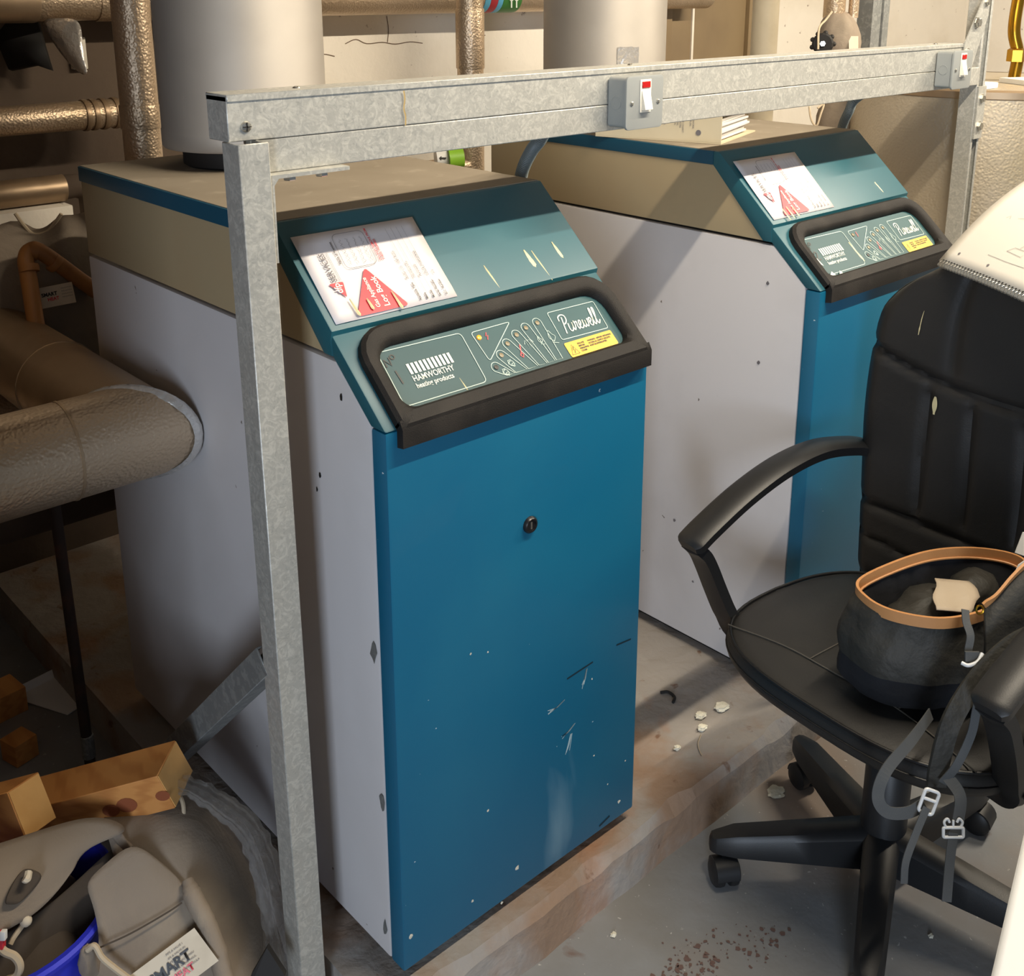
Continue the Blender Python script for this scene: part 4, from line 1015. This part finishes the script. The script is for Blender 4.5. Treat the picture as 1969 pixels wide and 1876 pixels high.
for col, x in enumerate((.03,.055,.085,.115,.15,.185,.22)):
    for r_ in range(2+col % 3):
        P_ = Plane(PBt.p(x+r_*.006,.058,0), (0,0,-1), PBt.ex); P_.text(('PIPEWORK','VALVE CHART','FLOW','PUMPS','SECTION','RETURN','MANUAL')[(col+r_) % 7], 0, 0, .0058, 'lettering', 'print_grey', rb, .0006)

# ------------------------------------------------------------------ thermal store, and the things around it
tk = thing('lagged_tank', 'large silver foil lagged cylinder tank standing right of the farther boiler', 'tank', (2.20,.265,0))
TCX, TCY, TR = 2.20, .265, .345
MB().lathe([(TR,0),(TR,1.30),(TR-.006,1.318),(TR-.02,1.322),(.001,1.322)], (TCX,TCY,0), 72).build('lagging', 'foil_tank', tk, smooth=True)
MB().lathe([(TR+.001,1.300),(TR+.003,1.302),(TR+.003,1.318),(TR-.008,1.3225)], (TCX,TCY,0), 72, cap=False).build('rim_tape', 'foil_smooth', tk, smooth=True)
def sheet_on(name, label, pts, m, th=.004):
    o = MB().prism(pts, (0,0,th)); o = o.build(name, m); tag(o, label, 'paper'); return o
c_ = Vector((2.02,.02,1.3226))
sheet_on('drawing_sheet', 'white sheet with pencil scribbles on top of the tank at the right edge', [(2.02,-.02,1.3226),(2.11,-.06,1.3226),(2.29,.13,1.3226),(2.15,.21,1.3226)], 'note_paper', .012)
o = MB().box((1.905,.13,1.3226),(1.97,.22,1.337)).build('plastic_offcut', 'white_board', bevel=.003); tag(o, 'white plastic offcut on the tank lid beside the right post', 'offcut')
bs = thing('brass_pipe', 'polished brass pipe bend at the top right edge', 'pipe', at(1960,120,2.95))
MB().tube(catmull([at(1975,-80,2.9), at(1958,0,2.92), at(1950,60,2.93), at(1957,105,2.94), at(1950,150,2.95)],8), .016, 18).build('bend', 'brass', bs, smooth=True)
MB().lathe([(.024,0),(.024,.03),(.018,.034)], at(1953,118,2.94), 6).build('nut', 'brass', bs)
# wall door and strut on the back wall
dr = MB().box((2.66,1.765,0),(3.16,1.80,2.05)).build('door_1', 'beige_panel', bevel=.002); tag(dr, 'beige metal panel door on the back wall', None, None, 'structure')
for x0, x1 in ((2.60,2.66),(3.16,3.22)): MB().box((x0,1.745,0),(x1,1.80,2.1)).build('door_frame', 'beige_panel', dr, bevel=.003)
MB().box((2.80,1.758,0),(2.812,1.765,2.04)).build('door_trim', 'wall_paint', dr)
ws = thing('wall_strut', 'vertical galvanised strut channel on the wall between valve and right post', 'strut', (2.33,.72,0))
c0 = at(1675,60,3.25); c1 = at(1738,60,3.25)
MB().box((c0.x,c0.y-.0,0),(c0.x+.05,c0.y+.05,2.9)).build('channel', 'galvanised_dark', ws, bevel=.001)
MB().box((c0.x+.052,c0.y-.006,0),(c0.x+.085,c0.y+.05,2.9)).build('channel', 'galvanised_dark', ws, bevel=.001)
# lagged valve with strings
vv = thing('lagged_valve', 'valve wrapped in a grey jacket tied with string, black handwheel on its side', 'valve', at(1605,300,3.08))
vc = at(1612,60,3.08)
for (u_, r_) in ((1603,.030),(1640,.014)): 
    b0 = at(u_,34,3.08); MB().tube([b0, Vector((b0.x,b0.y,2.9))], r_, 20).build('lagged_pipe', 'foil_embossed', vv, smooth=True)
blob((vc.x,vc.y,vc.z-.03), .062, .062, .085, 5, 'jacket', 'jacket_grey', vv, .12)
blob((vc.x+.02,vc.y-.01,vc.z-.26), .062, .062, .10, 9, 'jacket', 'jacket_grey', vv, .12)
MB().tube([(vc.x+.005,vc.y,vc.z-.3),(vc.x+.005,vc.y,0)], .045, 20).build('lagged_pipe', 'jacket_grey', vv, smooth=True)
hw = at(1582,84,2.985); hn = (CAM-hw).normalized()
wheel = MB().lathe([(.026,-.008),(.029,-.004),(.029,.006),(.024,.010),(.012,.010)], hw, 16, hn)
wheel = wheel.build('handwheel', 'black_iron', vv)
for k in range(9):
    a = 2*PI*k/9; s1_ = hn.orthogonal().normalized(); s2_ = hn.cross(s1_); MB().ball(hw + (s1_*math.cos(a)+s2_*math.sin(a))*.029, .007, 8).build('grip', 'black_iron', wheel)
MB().lathe([(.008,.010),(.008,.017),(.001,.017)], hw, 6, hn).build('nut', 'screw_metal', wheel)
MB().tube(catmull([at(1600,22,2.99), at(1588,38,2.985), at(1575,55,2.97), at(1573,95,2.96)],6), .0028, 6).build('string', 'string', vv)
MB().tube(catmull([at(1556,205,2.98), at(1560,230,2.97), at(1570,242,2.965), at(1578,220,2.965), at(1584,200,2.97), at(1572,208,2.965)],6), .0028, 6).build('string', 'string', vv)
MB().obox(at(1641,83,3.03), R_RIGHT*.026, R_UP*.038, R_FWD*.003).build('label', 'label_cream', vv)
# labelled little valve seen between the boilers, under the rail
lv = thing('labelled_pipe', 'short pipe with a white arrow label and lime band seen under the rail', 'pipe', at(870,320,2.9))
q0 = at(780,330,3.05); q1 = Vector((1.205,1.255,q0.z+.01))
MB().tube([q0, q1], .026, 18).build('lagging', 'foil_embossed', lv, smooth=True)
ax_ = (q1-q0).normalized()
MB().lathe([(.0275,-.028),(.0275,.028)], at(857,303,2.99), 20, ax_).build('arrow_label', 'white_board', lv, smooth=True)
MB().lathe([(.0275,-.02),(.0275,.02)], at(876,304,2.975), 20, ax_).build('colour_band', 'band_lime', lv, smooth=True)
PA = Plane(at(851,304,2.958), R_RIGHT, R_UP); mb = MB(); PA.fill(mb, [(-.010,0),(-.003,.006),(-.003,.002),(.010,.002),(.010,-.002),(-.003,-.002),(-.003,-.006)], .0); mb.build('arrow', 'print_black', lv)
# ------------------------------------------------------------------ heap of old insulation in the bottom left corner
def sheet(name, rows, m, label=None, cat=None, group=None, th=.006, sub=2, parent=None, rough=.0):
    """a piece of thick cloth laid through control points (photo u, v, distance)"""
    R = []
    for r_ in rows:
        R.append([at(*q) + Vector((noise.noise(Vector((q[0]*.03,q[1]*.03,1))),noise.noise(Vector((q[0]*.03,q[1]*.03,5))),0))*rough for q in r_])
    o = MB().grid(R).build(name, m, parent, smooth=True, sub=sub, solid=th)
    if label: tag(o, label, cat, group)
    return o
def strand(pts, r, m='string', name='cord', parent=None, n=6):
    return MB().tube(catmull(pts, n), r, 7).build(name, m, parent, smooth=True)
GJ = 'discarded insulation jackets'
# blue bin
bin_ = thing('plastic_bin', 'bright blue plastic bin holding old insulation in the bottom left corner', 'bin', (-.46,.34,0))
MB().lathe([(.001,.002),(.118,.002),(.150,.290),(.158,.292),(.160,.300),(.156,.304),(.148,.303),(.145,.292),(.114,.008),(.001,.008)], (-.46,.34,0), 48, cap=False).build('tub', 'bin_blue', bin_, smooth=True)
# jackets stuffed in the bin
st_ = blob((-.46,.345,.225), .134, .134, .085, 6, 'insulation_shade_fill', 'jacket_dark', None, .12); tag(st_, 'insulation wad coloured dark to stand in for the shaded hollow of the blue bin', 'insulation')  # dark colour stands in for the black shade inside the bin
ja = thing('insulation_jacket', 'crumpled brown-grey insulation jacket stuffed in the blue bin, with a dark patch', 'jacket', (-.46,.34,.12), GJ)
sheet('cloth', [[(-60,1640,1.50),(0,1625,1.52),(80,1600,1.555),(150,1575,1.585),(215,1572,1.60),(262,1600,1.61)],
                [(-60,1700,1.46),(0,1680,1.48),(70,1655,1.515),(120,1635,1.54),(150,1625,1.555),(160,1622,1.565)],
                [(-60,1760,1.45),(0,1735,1.462),(50,1712,1.49),(95,1690,1.515),(125,1672,1.535),(140,1668,1.545)],
                [(-60,1830,1.44),(-10,1800,1.45),(25,1780,1.47),(60,1758,1.49),(100,1722,1.515),(138,1676,1.54)]], 'jacket_grey', parent=ja, th=.008, rough=.006)
sheet('dark_patch', [[(45,1668,1.488),(60,1670,1.492),(88,1680,1.502)],[(25,1695,1.473),(42,1700,1.48),(62,1712,1.488)],[(5,1740,1.455),(20,1738,1.462),(34,1740,1.468)]], 'jacket_dark', parent=ja, th=.003)
strand([at(55,1676,1.48),at(52,1690,1.472),at(46,1688,1.47)], .005, 'label_cream', 'toggle', ja)
jb = sheet('insulation_jacket', [[(290,1600,1.66),(220,1625,1.635),(150,1690,1.585),(70,1760,1.53),(0,1800,1.49),(-40,1830,1.47)],
                  [(270,1660,1.63),(205,1680,1.61),(150,1725,1.57),(80,1775,1.53),(20,1812,1.495),(-40,1850,1.47)],
                  [(200,1755,1.60),(185,1760,1.59),(140,1775,1.565),(90,1795,1.535),(40,1830,1.50),(-40,1880,1.47)],
                  [(192,1775,1.59),(170,1798,1.575),(130,1826,1.55),(70,1852,1.52),(20,1872,1.49),(-40,1920,1.46)]], 'jacket_dark', 'darker folded insulation cloth deep in the blue bin', 'jacket', GJ, th=.006, rough=.004)
strand([at(20,1815,1.47),at(28,1800,1.475),at(50,1770,1.485)], .0035, name='cord', parent=ja); MB().ball(at(50,1770,1.483), .008, 12).build('cord_knot', 'label_cream', ja, smooth=True)
rp = thing('rope_end', 'frayed rope end with a red and white cap at the far left', 'rope', at(0,1810,1.46))
strand([at(-14,1790,1.455),at(4,1825,1.452),at(28,1838,1.455),at(38,1856,1.455),at(30,1876,1.455),at(0,1890,1.45)], .0055, parent=rp, name='rope')
MB().obox(at(0,1806,1.452), R_RIGHT*.012, R_UP*.022, R_FWD*.010).build('cap', 'print_red', rp, bevel=.001)
MB().obox(at(7,1797,1.449), R_RIGHT*.007, R_UP*.012, R_FWD*.008).build('cap_tip', 'white_board', rp, bevel=.001)
# big rounded jacket behind
jd = thing('insulation_jacket', 'large domed grey insulation jacket with a tie string, leaning behind the post', 'jacket', (-.2,.3,0), GJ)
sheet('cloth', [[(195,1570,1.66),(250,1548,1.68),(320,1510,1.70),(370,1520,1.71),(440,1580,1.72),(500,1700,1.73),(535,1800,1.74),(560,1900,1.75)],
                [(200,1590,1.62),(250,1580,1.63),(320,1555,1.64),(370,1570,1.645),(420,1630,1.65),(470,1730,1.655),(495,1830,1.66),(510,1920,1.66)],
                [(225,1640,1.60),(270,1640,1.59),(320,1640,1.585),(365,1665,1.59),(400,1720,1.595),(430,1790,1.60),(455,1860,1.60),(470,1930,1.60)],
                [(240,1700,1.60),(290,1710,1.58),(330,1730,1.57),(360,1760,1.565),(390,1810,1.565),(410,1850,1.57),(430,1890,1.57),(440,1940,1.57)]], 'jacket_grey', parent=jd, th=.010, rough=.004)
strand([at(330,1505,1.685),at(352,1545,1.655),at(350,1600,1.64),at(347,1650,1.605),at(350,1697,1.585)], .0032, parent=jd)
sheet('flap', [[(192,1590,1.615),(205,1572,1.62),(222,1585,1.618)],[(215,1602,1.61),(228,1600,1.605),(240,1612,1.60)],[(240,1640,1.60),(248,1632,1.595),(258,1628,1.59)]], 'jacket_grey', parent=jd, th=.005)
# front folded jacket with the maker's label
jc = thing('insulation_jacket', 'beige insulation jacket panel with a printed label, in front of the heap', 'jacket', (-.32,.2,0), GJ)
sheet('cloth', [[(160,1698,1.545),(205,1660,1.56),(256,1616,1.575),(290,1645,1.575),(345,1692,1.575)],
                [(180,1730,1.535),(225,1705,1.55),(275,1675,1.56),(320,1690,1.565),(365,1725,1.567)],
                [(192,1800,1.525),(240,1780,1.535),(290,1755,1.545),(345,1755,1.555),(390,1775,1.56)],
                [(190,1830,1.52),(240,1825,1.527),(295,1815,1.537),(360,1810,1.547),(415,1815,1.555)],
                [(165,1860,1.515),(240,1870,1.52),(300,1870,1.528),(370,1870,1.54),(440,1870,1.55)],
                [(170,1930,1.51),(240,1930,1.515),(300,1930,1.52),(370,1930,1.53),(450,1930,1.54)]], 'jacket_grey', parent=jc, th=.010, rough=.002)
strand([at(190,1822,1.508),at(250,1795,1.52),at(320,1755,1.538),at(350,1735,1.548)], .0012, 'jacket_dark', 'seam', jc)
roll = catmull([at(360,1690,1.565),at(372,1725,1.555),at(395,1770,1.548),at(418,1830,1.542),(at(436,1900,1.535))], 8)
MB().tube(roll, .013, 14, scales=[.55+.45*min(1,i/6)+.12*noise.noise(Vector((i*.9,0,0))) for i in range(len(roll))]).build('rolled_edge', 'jacket_grey', jc, smooth=True)
strand([at(168,1826,1.50),at(182,1818,1.498),at(196,1840,1.498),at(222,1862,1.50),at(260,1890,1.50)], .0042, parent=jc)
blob((at(172,1850,1.512)), .014, .014, .03, 2, 'corner_tuft', 'jacket_grey', jc)
LP = Plane(at(264,1882,1.508), (at(374,1800,1.530)-at(264,1882,1.508)), (at(252,1852,1.512)-at(264,1882,1.508)))
ey_ = LP.ey - LP.ex*LP.ey.dot(LP.ex); LP = Plane(LP.o, LP.ex, ey_)
LW = (at(374,1800,1.530)-at(264,1882,1.508)).length
mb = MB(); LP.fill(mb, [(-.01,-.045),(LW+.012,-.045),(LW+.006,.010),(-.01,.010)], .003); lb = mb.build('maker_label', 'label_cream', jc)
LP.text('SMART', .012, -.020, .020, 'lettering', 'print_black', lb, .0042, bold=.0006); LP.text('HEAT', .036, -.034, .014, 'lettering', 'print_red', lb, .0042, bold=.0004)
for k in range(6): LP.text('PIPE & VALVE INSULATION'[k % 3:14+k], LW-.042, .002-k*.006, .004, 'lettering', 'print_grey', lb, .0042)
# crumpled clear plastic beside the post
cp2 = thing('plastic_wrap', 'twisted length of clear plastic wrap between the heap and the post', 'plastic', (-.1,.22,0))
pp = catmull([at(338,1503,1.66),at(380,1520,1.66),at(430,1552,1.665),(at(475,1590,1.67)),at(505,1650,1.67),at(525,1720,1.67),at(540,1800,1.665),at(560,1900,1.66)], 10)
prof = []
MB().sweep(pp, [(.014*math.cos(2*PI*j/14)*(1+.35*math.sin(j*2.3)), .022*math.sin(2*PI*j/14)*(1+.3*math.cos(j*3.1))) for j in range(14)], scales=[.55+.6*min(1,i/50)+.25*noise.noise(Vector((i*.35,2,0))) for i in range(len(pp))]).build('film', 'clear_plastic', cp2, smooth=True)
bt = MB().prism([at(513,1822,1.57), at(548,1876,1.56), at(540,1905,1.56), at(478,1905,1.56), at(482,1876,1.565)], R_FWD*.012).build('black_offcut', 'black_iron'); tag(bt, 'black triangular offcut at the foot of the post', 'offcut')
# timber offcuts lying on the heap
def timber(name_label, a, b_, up, w_, h_, knots=()):
    t = thing('timber_block', name_label, 'wood', a, 'timber offcuts on the heap')
    a, b_ = Vector(a), Vector(b_); ex = b_-a; ez = Vector(up); ez = (ez-ex*(ez.dot(ex)/ex.length_squared)).normalized(); ey = ez.cross(ex.normalized())
    MB().obox((a+b_)/2, ex, ey*w_, ez*h_).build('body', 'wood', t, bevel=.001, seg=1)
    MB().obox(b_+ex.normalized()*.0004, ex.normalized()*.0016, ey*(w_-.003), ez*(h_-.003)).build('cut_end', 'wood_end', t)
    for (k, y_, z_, r_) in knots:
        P = Plane(a+ex*k - ey*(w_/2+.0006) + ez*z_, ex, ez)
        if (CAM-P.o).dot(P.n) < 0: P = Plane(a+ex*k + ey*(w_/2+.0006) + ez*z_, ex, ez)
        mb = MB(); P.fill(mb, [(x*1.3,y) for x,y in circ(0,0,r_,14)], .0 if (CAM-P.o).dot(P.n) > 0 else -.0); mb.build('knot', 'wood_knot', t)
    return t
timber('longer orange timber block resting across the heap beside the brace', at(60,1560,1.70), at(337,1487,1.655), (.1,-.2,1), .075, .062, ((.62,0,-.006,.011),(.73,0,-.004,.013),(.97,0,-.004,.009)))
timber('short timber block with a pale sawn end at the far left', at(-70,1580,1.66), at(62,1548,1.585), (.15,-.1,1), .055, .072)
# ------------------------------------------------------------------ dark corner behind the elbow pipe
jb2 = thing('insulation_jacket', 'grey insulation jacket wrapped on pipework behind the boiler, label facing out', 'jacket', (.03,1.3,.3), GJ)
sheet('cloth', [[(-60,470,2.30),(30,412,2.34),(62,448,2.36),(95,440,2.36),(118,412,2.34),(140,420,2.36),(190,395,2.42)],
                [(-60,520,2.26),(20,480,2.30),(60,490,2.31),(95,480,2.31),(125,460,2.30),(150,470,2.32),(200,455,2.40)],
                [(-60,600,2.27),(20,560,2.29),(70,560,2.29),(105,555,2.29),(135,545,2.30),(165,550,2.33),(210,560,2.42)],
                [(-60,700,2.32),(20,660,2.32),(70,650,2.31),(110,640,2.31),(145,630,2.33),(180,650,2.36),(225,690,2.44)],
                [(-60,800,2.4),(20,760,2.4),(70,750,2.4),(110,750,2.4),(145,750,2.4),(180,780,2.42),(225,800,2.46)]], 'jacket_grey', parent=jb2, th=.01)
strand([at(29,410,2.325),at(45,432,2.335),at(64,450,2.345),at(90,446,2.345),at(108,425,2.33),at(118,411,2.325)], .004, parent=jb2, name='edge_cord')
LQ = Plane(at(80,594,2.265), at(146,581,2.265)-at(80,594,2.265), at(72,556,2.262)-at(80,594,2.265))
LQ = Plane(LQ.o, LQ.ex, LQ.ey-LQ.ex*LQ.ey.dot(LQ.ex)); mb = MB(); LQ.fill(mb, [(0,0),(.073,0),(.073,.043),(0,.043)], .0); lq = mb.build('maker_label', 'label_cream', jb2)
LQ.text('SMART', .006, .023, .0105, 'lettering', 'print_black', lq, .0006, bold=.0004); LQ.text('HEAT', .017, .013, .0095, 'lettering', 'print_red', lq, .0006, bold=.0003)
for k in range(4): LQ.text('INSULATION', .048, .033-k*.006, .0038, 'lettering', 'print_grey', lq, .0006)
tp = thing('copper_pipe', 'tan painted pipe with an elbow in front of the labelled jacket', 'pipe', at(85,720,2.2))
MB().tube(catmull([at(88,740,2.20), at(75,660,2.21), at(56,540,2.225), at(50,500,2.23), at(58,482,2.24), at(80,485,2.25), at(150,535,2.30), at(185,560,2.33)],8), .0165, 18).build('tube', 'tan_pipe', tp, smooth=True)
for (u_,v_,t_,ax) in ((56,516,2.225,at(56,540,2.225)-at(50,500,2.23)),(66,482,2.243,at(80,485,2.25)-at(58,482,2.24)),(105,506,2.265,at(150,535,2.30)-at(80,485,2.25))):
    cuff(tp, at(u_,v_,t_), ax, .0168, .014, 'tan_pipe', 'collar', .003)
o = MB().box((-.25,1.55,.98),(.20,1.70,1.06)).build('wall_shelf_box', 'wall_paint', bevel=.004); tag(o, 'pale boxed ledge below the lowest wall pipe on the left', 'ledge')
o = thing('foil_wrap', 'crumpled foil wrap hanging below the top left pipe', 'foil', at(120,60,2.60))
sheet('foil', [[(75,36,2.62),(110,36,2.60),(155,34,2.60)],[(95,70,2.60),(120,72,2.57),(158,72,2.58)],[(125,115,2.60),(140,110,2.575),(160,110,2.58)],[(158,145,2.60),(164,142,2.59),(170,140,2.59)]], 'foil_tape', parent=o, th=.002)
o = thing('dark_bracket', 'dark rusty bracket hanging under the top left pipe', 'bracket', at(60,80,2.66))
sheet('plate', [[(-20,40,2.7),(20,42,2.7),(75,44,2.7)],[(0,90,2.68),(40,90,2.68),(85,85,2.68)],[(20,135,2.68),(70,125,2.68),(100,135,2.68)]], 'black_iron', parent=o, th=.02, sub=0)
sb = MB().obox((.335,1.768,1.405), Vector((1,0,0))*.036, Vector((0,1,0))*.025, Vector((0,0,1))*.080).build('junction_box', 'switch_white', bevel=.003); sb.location.y = 0; tag(sb, 'small cream junction box on the wall left of the riser', 'box')
# floor things in the dark
tray = thing('white_tray', 'white folded metal tray lying on the dark floor', 'tray', (-.04,1.2,.0))
T = [Vector((-.155,1.27,.003)), Vector((-.04,1.29,.003)), Vector((.04,1.17,.003)), Vector((-.09,1.13,.003))]
MB().prism(T, (0,0,.002)).build('tray_base', 'white_board', tray)
MB().prism([T[1], T[2], T[2]+Vector((.015,.012,.02)), T[1]+Vector((.015,.012,.02))], (.002,.002,0)).build('tray_lip', 'white_board', tray)
MB().prism([T[0], T[1], T[1]+Vector((.0,.01,.018)), T[0]+Vector((0,.01,.018))], (0,.002,0)).build('tray_lip', 'white_board', tray)
wo = MB().obox((-.215,1.06,.026), (.05,.014,0), (-.014,.05,0), (0,0,.05)).build('timber_block', 'wood', bevel=.002); tag(wo, 'small square timber block on the dark floor left of the rod', 'wood', 'timber offcuts on the floor')
wo = MB().obox((-.40,1.22,.03), (.5,.06,0), (-.009,.075,0), (0,0,.06)).build('timber_length', 'wood', bevel=.002); tag(wo, 'length of timber lying on the dark floor at the left', 'wood', 'timber offcuts on the floor')
# ------------------------------------------------------------------ crumbs and debris on plinth and floor
def onplane_z(u, v, z):
    d_ = at(u,v,1)-CAM; return CAM + d_*((z-CAM.z)/d_.z)
def crumb(u, v, z, r, label, flat=.35, seed=0, name='plaster_crumb', m='plaster_bit', group='plaster crumbs on plinth and floor'):
    c = onplane_z(u,v,z); o = blob((c.x,c.y,z+r*flat*.8), r, r*.8, r*flat, seed+u*.01, name, m, None, .5, 8)
    tag(o, label, 'debris', group); return o
crumb(1347,1378,.096,.013,'pale plaster crumb on the plinth nearest the black wire',.4)
crumb(1387,1362,.096,.017,'largest pale plaster crumb on the plinth, close to the chair seat',.35)
crumb(1350,1402,.096,.011,'round pale plaster crumb trailing a loose thread',.5)
crumb(1302,1440,.096,.008,'small pale plaster crumb on the plinth alone beside the blue door',.5)
crumb(1493,1524,0,.020,'large pale plaster flake on the floor between chair legs',.1, name='plaster_flake')
crumb(1698,1783,0,.007,'small pale crumb on the floor beside the front chair leg',.4)
crumb(1790,1800,0,.005,'tiny pale crumb on the floor between two chair legs',.4)
crumb(1180,1798,0,.006,'small pale crumb on the floor close to the plinth front',.4)
o = MB().tube(catmull([onplane_z(1348,1412,.0965),onplane_z(1342,1430,.0965),onplane_z(1346,1445,.0965),onplane_z(1350,1452,.0965)],6), .0009, 6).build('loose_thread', 'string'); tag(o, 'loose pale thread lying on the plinth', 'thread')
o = MB().tube(catmull([onplane_z(1270,1331,.099),onplane_z(1285,1330,.099),onplane_z(1297,1340,.099),onplane_z(1294,1350,.099)],6), .0032, 8).build('wire_offcut', 'black_iron', smooth=True); tag(o, 'short curved black wire offcut on the plinth', 'wire')
o = MB().box((1.06,.40,.0955),(1.10,.50,.12)).build('floor_spacer', 'black_iron'); tag(o, 'black spacer block under the farther boiler side', 'spacer')
# rusty flaking stains on the floor in front of the plinth
random.seed(21); mb = MB(); mat('stain_rust', '#66504a', .85)
for k in range(150):
    cx_, cy_ = random.choice(((1330,1830),(1330,1860),(1400,1800),(1450,1830),(1480,1800),(1300,1870),(1350,1850)))
    c = onplane_z(cx_+random.gauss(0,26), cy_+random.gauss(0,16), .0006); r = .0010+.0036*random.random()**2
    mb.add([c + Vector((r*(.5+random.random())*math.cos(2*PI*i/6), r*(.5+random.random())*math.sin(2*PI*i/6), .0001*(k % 7))) for i in range(6)], [tuple(range(6))])
o = mb.build('rust_stain', 'stain_rust', FLOOR); o['kind'] = 'stuff'
